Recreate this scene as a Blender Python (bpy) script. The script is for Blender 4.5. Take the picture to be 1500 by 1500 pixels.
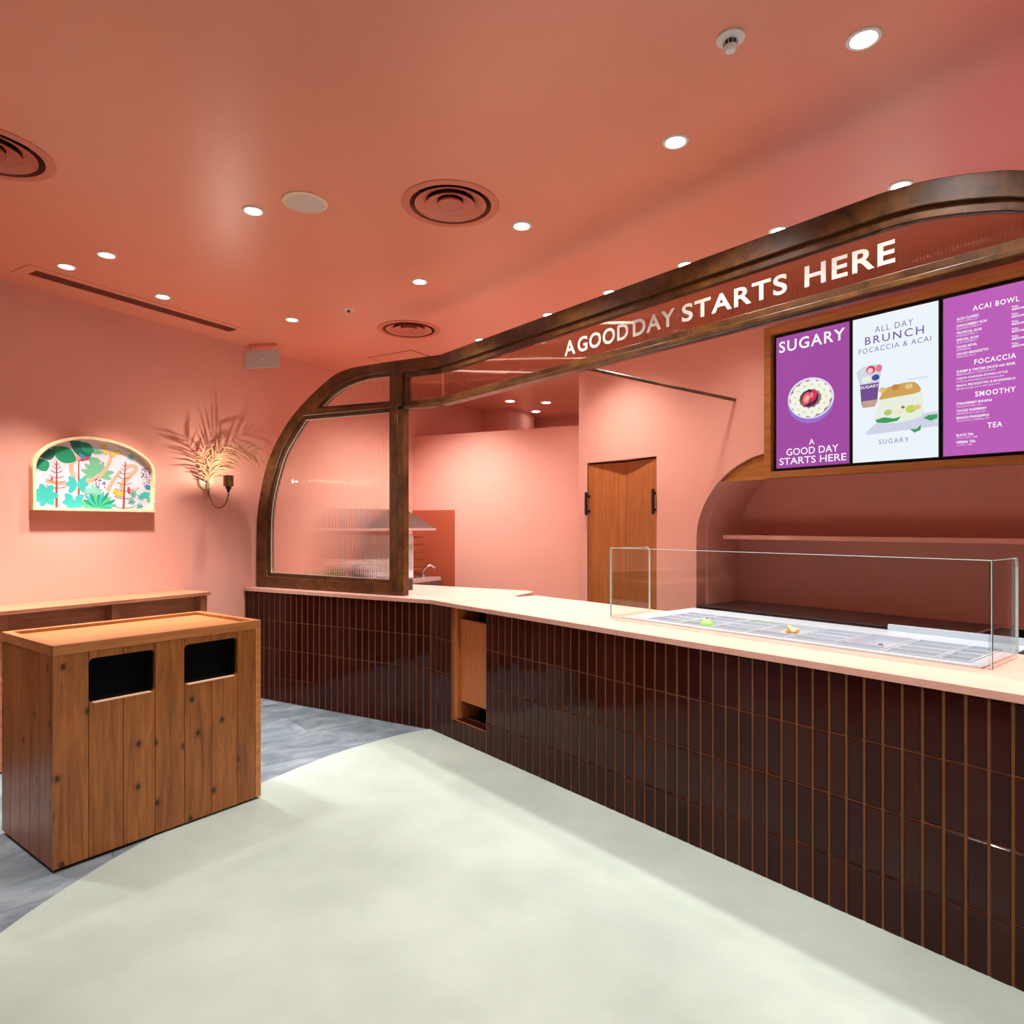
import bpy, bmesh, math, random
from mathutils import Matrix, Vector
random.seed(7)
SC = bpy.context.scene
COL = SC.collection
for o in list(bpy.data.objects): bpy.data.objects.remove(o)
PI = math.pi
# ------------------------------------------------------------------ camera, world, exposure
cam_d = bpy.data.cameras.new('camera'); cam = bpy.data.objects.new('camera', cam_d); COL.objects.link(cam)
EYE = 1.45
cam.location = (0, 0, EYE); cam.rotation_euler = (PI/2, 0, 0)
cam_d.sensor_width = 36; cam_d.lens = 36*970/1500; cam_d.shift_y = 21/1500; cam_d.clip_start = .05
SC.camera = cam
wd = bpy.data.worlds.new('world'); SC.world = wd; wd.use_nodes = True
wd.node_tree.nodes['Background'].inputs[0].default_value = (1.0, 1.0, 1.0, 1)
WORLD_STRENGTH = 0.3          # bright open shopping hall in front of the shop
wd.node_tree.nodes['Background'].inputs[1].default_value = WORLD_STRENGTH
SC.view_settings.view_transform = 'Standard'; SC.view_settings.look = 'None'
SC.view_settings.exposure = 0.66; SC.view_settings.gamma = 1.0; SC.view_settings.use_curve_mapping = False
SC.cycles.max_bounces = 7; SC.cycles.diffuse_bounces = 4; SC.cycles.glossy_bounces = 3; SC.cycles.transmission_bounces = 6; SC.cycles.transparent_max_bounces = 12
SC.cycles.sample_clamp_indirect = 6.0; SC.cycles.use_adaptive_sampling = True; SC.cycles.adaptive_threshold = .05; SC.cycles.adaptive_min_samples = 16
SC.cycles.caustics_reflective = True; SC.cycles.caustics_refractive = True; SC.cycles.blur_glossy = 1.0
LAMP_COL = (1.0, .965, .93)
CEIL = 3.0

# ------------------------------------------------------------------ helpers
def lin(c):
    c = c/255.0
    return c/12.92 if c <= .04045 else ((c+.055)/1.055)**2.4
def S(r, g, b): return (lin(r), lin(g), lin(b), 1)

class MB:
    """collects vertices and faces of ONE mesh"""
    def __init__(self): self.v = []; self.f = []
    def add(self, vs, fs):
        n = len(self.v); self.v += [tuple(p) for p in vs]; self.f += [tuple(i+n for i in q) for q in fs]; return self
    def box(self, x0, x1, y0, y1, z0, z1):
        return self.add([(x0,y0,z0),(x1,y0,z0),(x1,y1,z0),(x0,y1,z0),(x0,y0,z1),(x1,y0,z1),(x1,y1,z1),(x0,y1,z1)],
            [(0,3,2,1),(4,5,6,7),(0,1,5,4),(1,2,6,5),(2,3,7,6),(3,0,4,7)])
    def prism(self, pts, z0, z1, fn=None):
        """polygon pts (ccw in plan) from z0 to z1; fn maps (a,b,c)->xyz"""
        n = len(pts); fn = fn or (lambda a,b,c: (a,b,c))
        vs = [fn(a,b,z0) for a,b in pts] + [fn(a,b,z1) for a,b in pts]
        return self.add(vs, [tuple(range(n))[::-1], tuple(range(n, 2*n))] + [(i,(i+1)%n,(i+1)%n+n,i+n) for i in range(n)])
    def lathe(self, prof, seg=32, c=(0,0,0), ax='z', close=False):
        m = len(prof); vs = []
        for k in range(seg):
            a = 2*PI*k/seg; ca, sa = math.cos(a), math.sin(a)
            for r, z in prof:
                if ax == 'z': vs.append((c[0]+r*ca, c[1]+r*sa, c[2]+z))
                elif ax == 'y': vs.append((c[0]+r*ca, c[1]+z, c[2]+r*sa))
                else: vs.append((c[0]+z, c[1]+r*ca, c[2]+r*sa))
        fs = []
        for k in range(seg):
            for j in range(m if close else m-1):
                a = k*m+j; b = k*m+(j+1)%m; k2 = (k+1)%seg
                fs.append((a, k2*m+j, k2*m+(j+1)%m, b))
        return self.add(vs, fs)
    def tube(self, pts, r, seg=8, r_end=None):
        pts = [Vector(p) for p in pts]; n = len(pts); vs = []; up = None
        for i, p in enumerate(pts):
            d = (pts[min(i+1,n-1)]-pts[max(i-1,0)]).normalized()
            if up is None:
                up = d.orthogonal().normalized()
            else:
                up = (up - d*up.dot(d)).normalized()
            sd = d.cross(up); rr = r if r_end is None else r+(r_end-r)*i/(n-1)
            for k in range(seg):
                a = 2*PI*k/seg; vs.append(p+(up*math.cos(a)+sd*math.sin(a))*rr)
        fs = [(i*seg+k, i*seg+(k+1)%seg, (i+1)*seg+(k+1)%seg, (i+1)*seg+k) for i in range(n-1) for k in range(seg)]
        fs += [tuple(range(seg))[::-1], tuple((n-1)*seg+k for k in range(seg))]
        return self.add(vs, fs)
    def sphere(self, c, rx, ry=None, rz=None, nu=16, nv=10):
        ry = ry or rx; rz = rz or rx
        vs = [(c[0],c[1],c[2]-rz)]
        for j in range(1, nv):
            b = -PI/2+PI*j/nv
            for i in range(nu):
                a = 2*PI*i/nu; vs.append((c[0]+rx*math.cos(b)*math.cos(a), c[1]+ry*math.cos(b)*math.sin(a), c[2]+rz*math.sin(b)))
        vs.append((c[0],c[1],c[2]+rz)); L = len(vs)-1
        fs = [(0, 1+(i+1)%nu, 1+i) for i in range(nu)]
        for j in range(nv-2):
            for i in range(nu):
                a = 1+j*nu+i; b = 1+j*nu+(i+1)%nu; fs.append((a, b, b+nu, a+nu))
        fs += [(L, 1+(nv-2)*nu+i, 1+(nv-2)*nu+(i+1)%nu) for i in range(nu)]
        return self.add(vs, fs)
    def mesh(self, name, smooth=False):
        me = bpy.data.meshes.new(name); me.from_pydata(self.v, [], self.f)
        bm = bmesh.new(); bm.from_mesh(me); bmesh.ops.recalc_face_normals(bm, faces=bm.faces); bm.to_mesh(me); bm.free()
        if smooth:
            for p in me.polygons: p.use_smooth = True
            try: me.set_sharp_from_angle(angle=math.radians(40))
            except Exception: pass
        return me
    def build(self, name, mat, parent=None, smooth=False, bevel=0):
        o = bpy.data.objects.new(name, self.mesh(name, smooth)); COL.objects.link(o)
        if mat: o.data.materials.append(mat)
        if parent: o.parent = parent
        if bevel:
            b = o.modifiers.new('bevel', 'BEVEL'); b.width = bevel; b.segments = 2; b.limit_method = 'ANGLE'
        return o
def inst(me, name, mat, parent, loc=(0,0,0), rot=(0,0,0)):
    o = bpy.data.objects.new(name, me); COL.objects.link(o)
    if mat and not me.materials: me.materials.append(mat)
    o.parent = parent; o.location = loc; o.rotation_euler = rot
    return o
def thing(name, label, cat, loc=(0,0,0), rotz=0, group=None):
    o = bpy.data.objects.new(name, None); COL.objects.link(o); o.empty_display_size = .1
    o.location = loc; o.rotation_euler = (0,0,rotz); tag(o, label, cat, group); return o
def tag(o, label, cat, group=None):
    o['label'] = label; o['category'] = cat
    if group: o['group'] = group
    return o
def struct(o, label=None):
    o['kind'] = 'structure'
    if label: o['label'] = label
    return o
def copy_tree(root, loc=None, rotz=None, label=None):
    r = root.copy(); COL.objects.link(r)
    if loc is not None: r.location = loc
    if rotz is not None: r.rotation_euler = (0,0,rotz)
    if label: r['label'] = label
    for ch in list(root.children):
        c = ch.copy(); COL.objects.link(c); c.parent = r
        for g in list(ch.children):
            d = g.copy(); COL.objects.link(d); d.parent = c
    return r
def filled(name, outer, holes, y0, y1, mat, parent=None, bevel=0, split=False):
    """flat shape in the local xz plane with holes, thickness y0..y1"""
    cu = bpy.data.curves.new(name, 'CURVE'); cu.dimensions = '2D'; cu.fill_mode = 'BOTH'
    cu.extrude = (y1-y0)/2 - bevel; cu.bevel_depth = bevel; cu.bevel_resolution = 1
    if bevel: cu.offset = -bevel
    for ring in [outer]+list(holes):
        sp = cu.splines.new('POLY'); sp.points.add(len(ring)-1); sp.use_cyclic_u = True
        for p, (x, z) in zip(sp.points, ring): p.co = (x, z, 0, 1)
    t = bpy.data.objects.new('tmp', cu); COL.objects.link(t)
    me = bpy.data.meshes.new_from_object(t.evaluated_get(bpy.context.evaluated_depsgraph_get()))
    bpy.data.objects.remove(t); me.name = name
    ym = (y0+y1)/2
    for v in me.vertices: v.co = (v.co.x, ym-v.co.z, v.co.y)
    o = bpy.data.objects.new(name, me); COL.objects.link(o); me.materials.clear(); me.materials.append(mat)
    if parent: o.parent = parent
    return o
def text_mesh(body, embolden=0.0, extrude=0.0, res=4, spacing=1.0):
    cu = bpy.data.curves.new('t', 'FONT'); cu.body = body; cu.size = 1; cu.extrude = extrude
    cu.offset = embolden; cu.resolution_u = res; cu.space_character = spacing
    t = bpy.data.objects.new('tmp', cu); COL.objects.link(t)
    bpy.context.view_layer.update()
    me = bpy.data.meshes.new_from_object(t.evaluated_get(bpy.context.evaluated_depsgraph_get()))
    bpy.data.objects.remove(t); me.materials.clear(); return me
def put_text(parent, name, body, x, z, h, y, mat, width=None, align='l', embolden=0.0, res=3, spacing=1.0, extrude=0.0):
    """text upright in the local xz plane facing -y; h is the height of its box, z its base"""
    me = text_mesh(body, embolden, extrude, res, spacing)
    xs = [v.co.x for v in me.vertices]; ys = [v.co.y for v in me.vertices]
    if not xs: return None
    sy = h/(max(ys)-min(ys)); sx = sy if width is None else width/(max(xs)-min(xs))
    W = (max(xs)-min(xs))*sx
    ox = {'l': x, 'c': x-W/2, 'r': x-W}[align]
    for v in me.vertices: v.co = ((v.co.x-min(xs))*sx+ox, y-v.co.z, (v.co.y-min(ys))*sy+z)
    words_ = body.split(' ')
    if len(words_) > 1 and h > .02:          # large lettering: one part for each word
        bm = bmesh.new(); bm.from_mesh(me); seen = set(); comps = []
        for v in bm.verts:
            if v in seen: continue
            st = [v]; comp = [v]; seen.add(v)
            while st:
                for e in st.pop().link_edges:
                    for w_ in e.verts:
                        if w_ not in seen: seen.add(w_); comp.append(w_); st.append(w_)
            comps.append((min(v.co.x for v in comp), max(v.co.x for v in comp), comp))
        comps.sort(key=lambda c: c[0]); gaps = sorted(range(1, len(comps)), key=lambda i: comps[i-1][1]-comps[i][0])[:len(words_)-1]
        cut = [0]+sorted(gaps)+[len(comps)]
        for a_, b_ in zip(cut[:-1], cut[1:]):
            vs = [v for c in comps[a_:b_] for v in c[2]]; idx = {v: i for i, v in enumerate(vs)}
            k = MB(); k.add([tuple(v.co) for v in vs], [tuple(idx[v] for v in f.verts) for f in bm.faces if f.verts[0] in idx]); k.build(name, mat, parent)
        bm.free(); return None
    me.name = name; o = bpy.data.objects.new(name, me); COL.objects.link(o); me.materials.append(mat); o.parent = parent
    return o
def smooth_path(pts, sub=6):
    out = []
    n = len(pts)
    for i in range(n-1):
        p0 = pts[max(i-1,0)]; p1 = pts[i]; p2 = pts[i+1]; p3 = pts[min(i+2,n-1)]
        for k in range(sub):
            t = k/sub
            out.append(tuple(.5*((2*b)+(-a+c)*t+(2*a-5*b+4*c-d)*t*t+(-a+3*b-3*c+d)*t**3) for a,b,c,d in zip(p0,p1,p2,p3)))
    out.append(tuple(pts[-1])); return out
def offset_poly(pts, d):
    """grow (d>0) a simple polygon"""
    n = len(pts); area = sum(pts[i][0]*pts[(i+1)%n][1]-pts[(i+1)%n][0]*pts[i][1] for i in range(n))
    sg = 1 if area > 0 else -1; out = []
    for i in range(n):
        a, b, c = (Vector(pts[i-1]), Vector(pts[i]), Vector(pts[(i+1)%n]))
        e1 = (b-a).normalized(); e2 = (c-b).normalized()
        n1 = Vector((e1.y,-e1.x))*sg; n2 = Vector((e2.y,-e2.x))*sg
        m = (n1+n2); m = m/max(m.dot(n1), .35) if m.length > 1e-6 else n1
        out.append(tuple(b+m*d))
    return out

# ------------------------------------------------------------------ materials
def nm(name):
    m = bpy.data.materials.new(name); m.use_nodes = True
    nt = m.node_tree; return m, nt, nt.nodes['Principled BSDF'], nt.links
def flat(name, col, rough=.5, metal=0, spec=.5, coat=0, emis=None, es=0):
    m, nt, b, L = nm(name)
    b.inputs['Base Color'].default_value = col; b.inputs['Roughness'].default_value = rough
    b.inputs['Metallic'].default_value = metal; b.inputs['Specular IOR Level'].default_value = spec
    b.inputs['Coat Weight'].default_value = coat; b.inputs['Coat Roughness'].default_value = .05
    if emis: b.inputs['Emission Color'].default_value = emis; b.inputs['Emission Strength'].default_value = es
    return m
def texmap(nt, scale, space='Object', rand=0):
    tc = nt.nodes.new('ShaderNodeTexCoord'); mp = nt.nodes.new('ShaderNodeMapping')
    mp.inputs['Scale'].default_value = scale
    nt.links.new(tc.outputs[space], mp.inputs['Vector'])
    if rand:
        oi = nt.nodes.new('ShaderNodeObjectInfo'); mu = nt.nodes.new('ShaderNodeMath'); mu.operation = 'MULTIPLY'; mu.inputs[1].default_value = rand
        nt.links.new(oi.outputs['Random'], mu.inputs[0]); cb = nt.nodes.new('ShaderNodeCombineXYZ')
        for k in range(3): nt.links.new(mu.outputs[0], cb.inputs[k])
        nt.links.new(cb.outputs[0], mp.inputs['Location'])
    return mp
def noise(nt, mp, scale, detail=4, rough=.55):
    n = nt.nodes.new('ShaderNodeTexNoise'); n.inputs['Scale'].default_value = scale
    n.inputs['Detail'].default_value = detail; n.inputs['Roughness'].default_value = rough
    nt.links.new(mp.outputs[0], n.inputs['Vector']); return n
def ramp(nt, fac, stops):
    r = nt.nodes.new('ShaderNodeValToRGB'); e = r.color_ramp.elements
    while len(e) < len(stops): e.new(.5)
    for el, (p, c) in zip(e, stops): el.position = p; el.color = c
    nt.links.new(fac, r.inputs[0]); return r
def bump(nt, b, h, dist=.002, strength=.3):
    bp = nt.nodes.new('ShaderNodeBump'); bp.inputs['Distance'].default_value = dist; bp.inputs['Strength'].default_value = strength
    nt.links.new(h, bp.inputs['Height']); nt.links.new(bp.outputs[0], b.inputs['Normal'])
def mixc(nt, fac, a, bcol, mode='MIX'):
    m = nt.nodes.new('ShaderNodeMix'); m.data_type = 'RGBA'; m.blend_type = mode
    if isinstance(fac, (int, float)): m.inputs[0].default_value = fac
    else: nt.links.new(fac, m.inputs[0])
    for s, v in ((6, a), (7, bcol)):
        if isinstance(v, tuple): m.inputs[s].default_value = v
        else: nt.links.new(v, m.inputs[s])
    return m.outputs[2]

def mat_paint(name, c, rough=.6, spec=.3):
    m, nt, b, L = nm(name)
    n = noise(nt, texmap(nt, (1,1,1)), 2.2, 5); r = ramp(nt, n.outputs[0], [(.3, tuple(x*.96 for x in c[:3])+(1,)), (.7, c)])
    L.new(r.outputs[0], b.inputs['Base Color']); b.inputs['Roughness'].default_value = rough; b.inputs['Specular IOR Level'].default_value = spec
    n2 = noise(nt, texmap(nt, (1,1,1)), 260, 2); bump(nt, b, n2.outputs[0], .0006, .15)
    return m
def mat_wood(name, c1, c2, dark, grain=(14,14,1.2), scale=3.5, knots=0, rough=.42, blotch=0, spec=.4):
    m, nt, b, L = nm(name)
    mp = texmap(nt, grain, rand=37.0)
    n = noise(nt, mp, scale, 6, .6); n.inputs['Distortion'].default_value = .6
    r = ramp(nt, n.outputs[0], [(.28, c1), (.62, c2)])
    n2 = noise(nt, mp, scale*7, 3, .6); r2 = ramp(nt, n2.outputs[0], [(.35, (.72,.70,.68,1)), (.6, (1,1,1,1))])
    col = mixc(nt, .6, r.outputs[0], r2.outputs[0], 'MULTIPLY')
    oi = nt.nodes.new('ShaderNodeObjectInfo'); rr = ramp(nt, oi.outputs['Random'], [(0, (.82,.80,.78,1)), (1, (1.08,1.05,1.0,1))])
    col = mixc(nt, .8, col, rr.outputs[0], 'MULTIPLY')
    if knots:
        mk = texmap(nt, (1.0,1.0,.75), rand=11.3)
        sx_ = nt.nodes.new('ShaderNodeSeparateXYZ'); ad = nt.nodes.new('ShaderNodeMath'); cbk = nt.nodes.new('ShaderNodeCombineXYZ')
        L.new(mk.outputs[0], sx_.inputs[0]); L.new(sx_.outputs[0], ad.inputs[0]); L.new(sx_.outputs[1], ad.inputs[1]); L.new(ad.outputs[0], cbk.inputs[0]); L.new(sx_.outputs[2], cbk.inputs[1])
        v = nt.nodes.new('ShaderNodeTexVoronoi'); v.voronoi_dimensions = '2D'; v.inputs['Scale'].default_value = knots; L.new(cbk.outputs[0], v.inputs['Vector'])
        sc2 = nt.nodes.new('ShaderNodeSeparateColor'); L.new(v.outputs['Color'], sc2.inputs[0])
        gt = nt.nodes.new('ShaderNodeMath'); gt.operation = 'GREATER_THAN'; gt.inputs[1].default_value = .5; L.new(sc2.outputs[0], gt.inputs[0])
        kr0 = ramp(nt, v.outputs['Distance'], [(.0, (1,1,1,1)), (.045, (.9,.9,.9,1)), (.085, (.35,.35,.35,1)), (.16, (0,0,0,1))])
        kr = nt.nodes.new('ShaderNodeMath'); kr.operation = 'MULTIPLY'; L.new(kr0.outputs[0], kr.inputs[0]); L.new(gt.outputs[0], kr.inputs[1])
        col = mixc(nt, kr.outputs[0], col, dark)
    if blotch:
        nb = noise(nt, texmap(nt, (1,1,1), rand=5), blotch, 3); rb = ramp(nt, nb.outputs[0], [(.36, (.45,.42,.40,1)), (.62, (1.15,1.12,1.08,1))])
        col = mixc(nt, .75, col, rb.outputs[0], 'MULTIPLY')
    L.new(col, b.inputs['Base Color']); b.inputs['Roughness'].default_value = rough; b.inputs['Specular IOR Level'].default_value = spec
    bump(nt, b, n2.outputs[0], .0008, .25)
    return m
PINK = S(226,161,143)
M = {}
M['paint'] = mat_paint('terracotta_paint', PINK)
M['paint_ceiling'] = mat_paint('terracotta_ceiling_paint', S(226,146,118), .36, .85)
M['metal_pink'] = flat('painted_vent', S(205,118,92), .45)
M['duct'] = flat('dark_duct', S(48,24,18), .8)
M['white'] = flat('white_plastic', (.75,.74,.72,1), .4)
M['grey_white'] = flat('grey_plastic', (.5,.48,.45,1), .45)
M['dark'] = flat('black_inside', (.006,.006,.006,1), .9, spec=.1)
M['black'] = flat('black_metal', (.012,.012,.014,1), .35)
M['frame_wood'] = mat_wood('stained_brown_wood', S(60,36,15), S(110,72,34), S(30,18,10), (9,9,9), 1.6, 0, .33, 5.0, .5)
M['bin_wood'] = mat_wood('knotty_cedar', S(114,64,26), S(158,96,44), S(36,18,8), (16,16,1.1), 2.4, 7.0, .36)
M['bin_highlight'] = flat('painted_edge_highlight', S(226,180,146), .45)  # pale tone stands for light on the openings' lower edges
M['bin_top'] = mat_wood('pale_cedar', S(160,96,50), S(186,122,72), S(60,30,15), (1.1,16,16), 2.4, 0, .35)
M['ledge_wood'] = mat_wood('reddish_wood', S(160,96,66), S(198,130,96), S(60,30,20), (1.3,18,18), 2.2, 0, .4)
M['veneer'] = mat_wood('orange_veneer', S(160,88,42), S(190,114,60), S(90,40,20), (22,22,.7), 2.0, 0, .38)
M['fascia_wood'] = mat_wood('oak_veneer', S(158,98,42), S(186,124,62), S(90,50,20), (.8,20,20), 2.2, 0, .36)
M['picture_wood'] = mat_wood('pale_ash', S(226,196,150), S(240,214,172), S(120,90,60), (2,2,14), 2, 0, .4)
M['steel'] = flat('brushed_steel', (.80,.83,.86,1), .38, 1)
M['steel_table'] = flat('bright_table_steel', (.60,.66,.73,1), .30, .40)
M['steel_dark'] = flat('worn_steel', (.20,.21,.23,1), .3, 1)
M['chrome'] = flat('chrome', (.8,.8,.8,1), .08, 1)
M['brass'] = flat('aged_brass', S(120,84,52), .35, .8)
M['glow'] = flat('lamp_lens', (1,1,1,1), .4, emis=(1,.95,.88,1), es=14)
M['panel_red'] = flat('glossy_terracotta_panel', S(176,84,58), .12)
M['palm'] = mat_wood('dried_palm', S(150,112,76), S(188,150,108), S(90,60,40), (3,3,3), 3, 0, .6)
# slab
def mk_slab():
    m, nt, b, L = nm('pink_worktop')
    n = noise(nt, texmap(nt, (1,1,1)), 9, 6, .65); r = ramp(nt, n.outputs[0], [(.3, S(206,154,138)), (.7, S(218,167,150))])
    L.new(r.outputs[0], b.inputs['Base Color']); b.inputs['Roughness'].default_value = .42
    return m
M['slab'] = mk_slab()
def mk_tile():
    m, nt, b, L = nm('glazed_brown_tile')
    oi = nt.nodes.new('ShaderNodeObjectInfo')
    r = ramp(nt, oi.outputs['Random'], [(0, S(44,10,7)), (.5, S(50,14,9)), (1, S(56,20,14))])
    n = noise(nt, texmap(nt, (1,1,1), rand=9), 14, 3)
    L.new(r.outputs[0], b.inputs['Base Color']); b.inputs['Roughness'].default_value = .09; b.inputs['Specular IOR Level'].default_value = .22
    bump(nt, b, n.outputs[0], .004, .10)
    return m
M['tile'] = mk_tile()
M['grout'] = mat_paint('brown_grout', S(124,78,46), .8)
def mk_beige():
    m, nt, b, L = nm('beige_screed')
    mp = texmap(nt, (1,1,1))
    n = noise(nt, mp, 1.6, 6, .6); r = ramp(nt, n.outputs[0], [(.32, S(150,162,153)), (.68, S(169,181,172))])
    n3 = noise(nt, mp, 190, 2); r3 = ramp(nt, n3.outputs[0], [(.28, (.86,.86,.84,1)), (.42, (1,1,1,1))])
    L.new(mixc(nt, .8, r.outputs[0], r3.outputs[0], 'MULTIPLY'), b.inputs['Base Color'])
    b.inputs['Roughness'].default_value = .5; bump(nt, b, n3.outputs[0], .0005, .15)
    return m
M['beige'] = mk_beige()
def mk_grey():
    m, nt, b, L = nm('grey_slate_tile')
    mp = texmap(nt, (1,1.5,1), rand=23)
    n = noise(nt, mp, 3.2, 7, .68); n.inputs['Distortion'].default_value = .8
    r = ramp(nt, n.outputs[0], [(.25, S(70,80,86)), (.5, S(106,118,124)), (.75, S(146,156,160))])
    oi = nt.nodes.new('ShaderNodeObjectInfo'); rr = ramp(nt, oi.outputs['Random'], [(0, (.86,.86,.88,1)), (1, (1.1,1.1,1.12,1))])
    L.new(mixc(nt, 1.0, r.outputs[0], rr.outputs[0], 'MULTIPLY'), b.inputs['Base Color'])
    b.inputs['Roughness'].default_value = .42; bump(nt, b, n.outputs[0], .002, .3)
    return m
M['grey'] = mk_grey()
def mk_reeded():
    m, nt, b, L = nm('reeded_glass')
    b.inputs['Base Color'].default_value = (.98,1,.99,1); b.inputs['Transmission Weight'].default_value = 1
    b.inputs['Roughness'].default_value = .02; b.inputs['IOR'].default_value = 1.45
    return m
M['reeded'] = mk_reeded()
M['reeded_brown'] = mk_reeded(); M['reeded_brown'].name = 'brown_reeded_glass'; M['reeded_brown'].node_tree.nodes['Principled BSDF'].inputs['Base Color'].default_value = (.62,.46,.37,1)  # same reeded glass with a brown tint, for the header panes
def mk_clear():
    m = bpy.data.materials.new('clear_glass'); m.use_nodes = True; nt = m.node_tree; nt.nodes.clear()
    out = nt.nodes.new('ShaderNodeOutputMaterial'); mix = nt.nodes.new('ShaderNodeMixShader')
    tr = nt.nodes.new('ShaderNodeBsdfTransparent'); tr.inputs[0].default_value = (.955,.98,.97,1)
    gl = nt.nodes.new('ShaderNodeBsdfGlossy'); gl.inputs['Roughness'].default_value = .01
    fr = nt.nodes.new('ShaderNodeLayerWeight'); pw_ = nt.nodes.new('ShaderNodeMath'); pw_.operation = 'POWER'; pw_.inputs[1].default_value = 4.5
    ma = nt.nodes.new('ShaderNodeMath'); ma.operation = 'MULTIPLY_ADD'; ma.inputs[1].default_value = .8; ma.inputs[2].default_value = .035
    nt.links.new(fr.outputs['Facing'], pw_.inputs[0]); nt.links.new(pw_.outputs[0], ma.inputs[0])
    nt.links.new(ma.outputs[0], mix.inputs[0]); nt.links.new(tr.outputs[0], mix.inputs[1]); nt.links.new(gl.outputs[0], mix.inputs[2])
    nt.links.new(mix.outputs[0], out.inputs[0]); return m
M['clear'] = mk_clear()
M['glass_edge'] = flat('pale_glass_edge', S(190,226,222), .12)
M['glass_edge_teal'] = flat('teal_glass_edge', S(10,84,88), .12)
def emis(name, c, s=.645):
    return flat(name, (.01,.01,.01,1), .25, emis=c, es=s, spec=.4)

# ------------------------------------------------------------------ plan frames (metres)
O = Vector((1.592, 2.058, 0)); CX = Vector((.6315,-.7754,0)); CN = Vector((.7754,.6315,0)); RC = math.atan2(-.7754,.6315)
B = O - CX*3.434; LX = Vector((.872,-.4897,0)); LN = Vector((.4897,.872,0)); RL = math.atan2(-.4897,.872)
A = Vector((-2.26,5.75,0)); WX = Vector((.513,.858,0)); WN = Vector((.858,-.513,0)); RW = math.atan2(.858,.513)
def C(s, d, z=0): return O+CX*s+CN*d+Vector((0,0,z))
def Lf(s, d, z=0): return B+LX*s+LN*d+Vector((0,0,z))
def W(t, d, z=0): return A+WX*t+WN*d+Vector((0,0,z))
def xy(*ps): return [(p.x, p.y) for p in ps]
BEND_F = lambda d: B + (LN+CN).normalized()*(d/.9825)

# ------------------------------------------------------------------ the shell
# left wall: local x along the wall, local y away from the room
wl = MB().box(-9.6, 5.2, 0, .15, 0, CEIL).build('wall_left', M['paint']); wl.location = A; wl.rotation_euler = (0,0,RW)
struct(wl, 'terracotta plaster wall carrying the arched picture and the sconce')
def circ(cx_, cy_, r, n=40): return [(cx_+r*math.cos(2*PI*k/n), cy_+r*math.sin(2*PI*k/n)) for k in range(n)]
VENTS = [(-.296,3.192,.235,'large round ceiling vent in the middle of the ceiling'), (-.813,5.22,.245,'small-looking round ceiling vent near the arched window'), (-2.168,2.739,.235,'round ceiling vent cut off by the left picture edge')]
slot_ring = xy(W(-1.815,.372), W(-.413,.372), W(-.413,.256), W(-1.815,.256))
ce = filled('ceiling', [(-9,-2.6),(4.6,-2.6),(4.6,12.5),(-9,12.5)], [circ(x, y, r*.84) for x, y, r, l in VENTS]+[slot_ring], 0, .12, M['paint_ceiling'])
for v in ce.data.vertices: v.co = (v.co.x, v.co.z, CEIL+v.co.y)
struct(ce, 'terracotta painted ceiling with downlights and round vents')
wf = MB().box(-9, -.3, -2.6, -2.45, 0, CEIL).build('wall_front_blocker', M['paint']); struct(wf, 'added unseen terracotta wall behind the viewer, cutting light from the left')  # added out of view to cut ambient light from the left
we = MB().box(1.13, 1.25, .05, 2.2, 0, CEIL).build('wall_end_blocker', M['paint']); we.location = O; we.rotation_euler = (0,0,RC); struct(we, 'added unseen wall beyond the right end of the counter, keeping light off the alcove')  # added out of view to block light entering the alcove
fl = MB()
curve = smooth_path([(-1.86,-2.6),(-1.87,.4),(-1.85,1.7),(-1.819,2.352),(-1.80,2.55),(-1.755,2.80),(-1.70,3.0),(-1.572,3.389),(-1.409,3.735),(-1.135,4.20),(-.82,4.56),(-.576,4.735)], 5)
fl.prism(curve+[(-.45,4.85),(4.6,5.0),(4.6,-2.6)], -.03, .004)
flo = fl.build('floor', M['beige']); struct(flo, 'pale beige screed floor ending in a curve')
sub = MB().box(-9, 4.6, -2.6, 12.5, -.15, -.008).build('floor_base', flat('kitchen_floor', S(190,186,180), .5)); struct(sub, 'floor under the tiles and the kitchen')
# kitchen floor
# grey slate tiles: each a piece of the grey floor
gf = MB().box(-5.2, -.4, -2.6, 8.5, -.02, -.004).build('floor_grey', flat('grey_joint', S(120,121,124), .7)); struct(gf, 'grey slate tile floor beside the left wall')
tw, tl = .455, .91
tme = MB().box(-tl/2+.001, tl/2-.001, -tw/2+.001, tw/2-.001, -.004, 0).mesh('floor_tile'); tme.materials.append(M['grey'])
RT = math.atan2(.6315,.7754)
for i in range(-9, 12):
    for j in range(-6, 6):
        p = C(-4.6,-1.6) + CX*(-(i*tw)) + CN*(j*tl+(i%2)*tl/2)
        if not (-4.6 < p.x < -.3 and -.2 < p.y < 6.8): continue
        if (p-A).dot(WN) < .10 or (p-B).dot(LN) > .5 and (p-B).dot(LX) > -2.2: continue
        if p.x > -1.15 and p.y < 3.6: continue
        inst(tme, 'floor_tile', None, gf, (p.x, p.y, 0), (0,0,RT))

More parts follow.
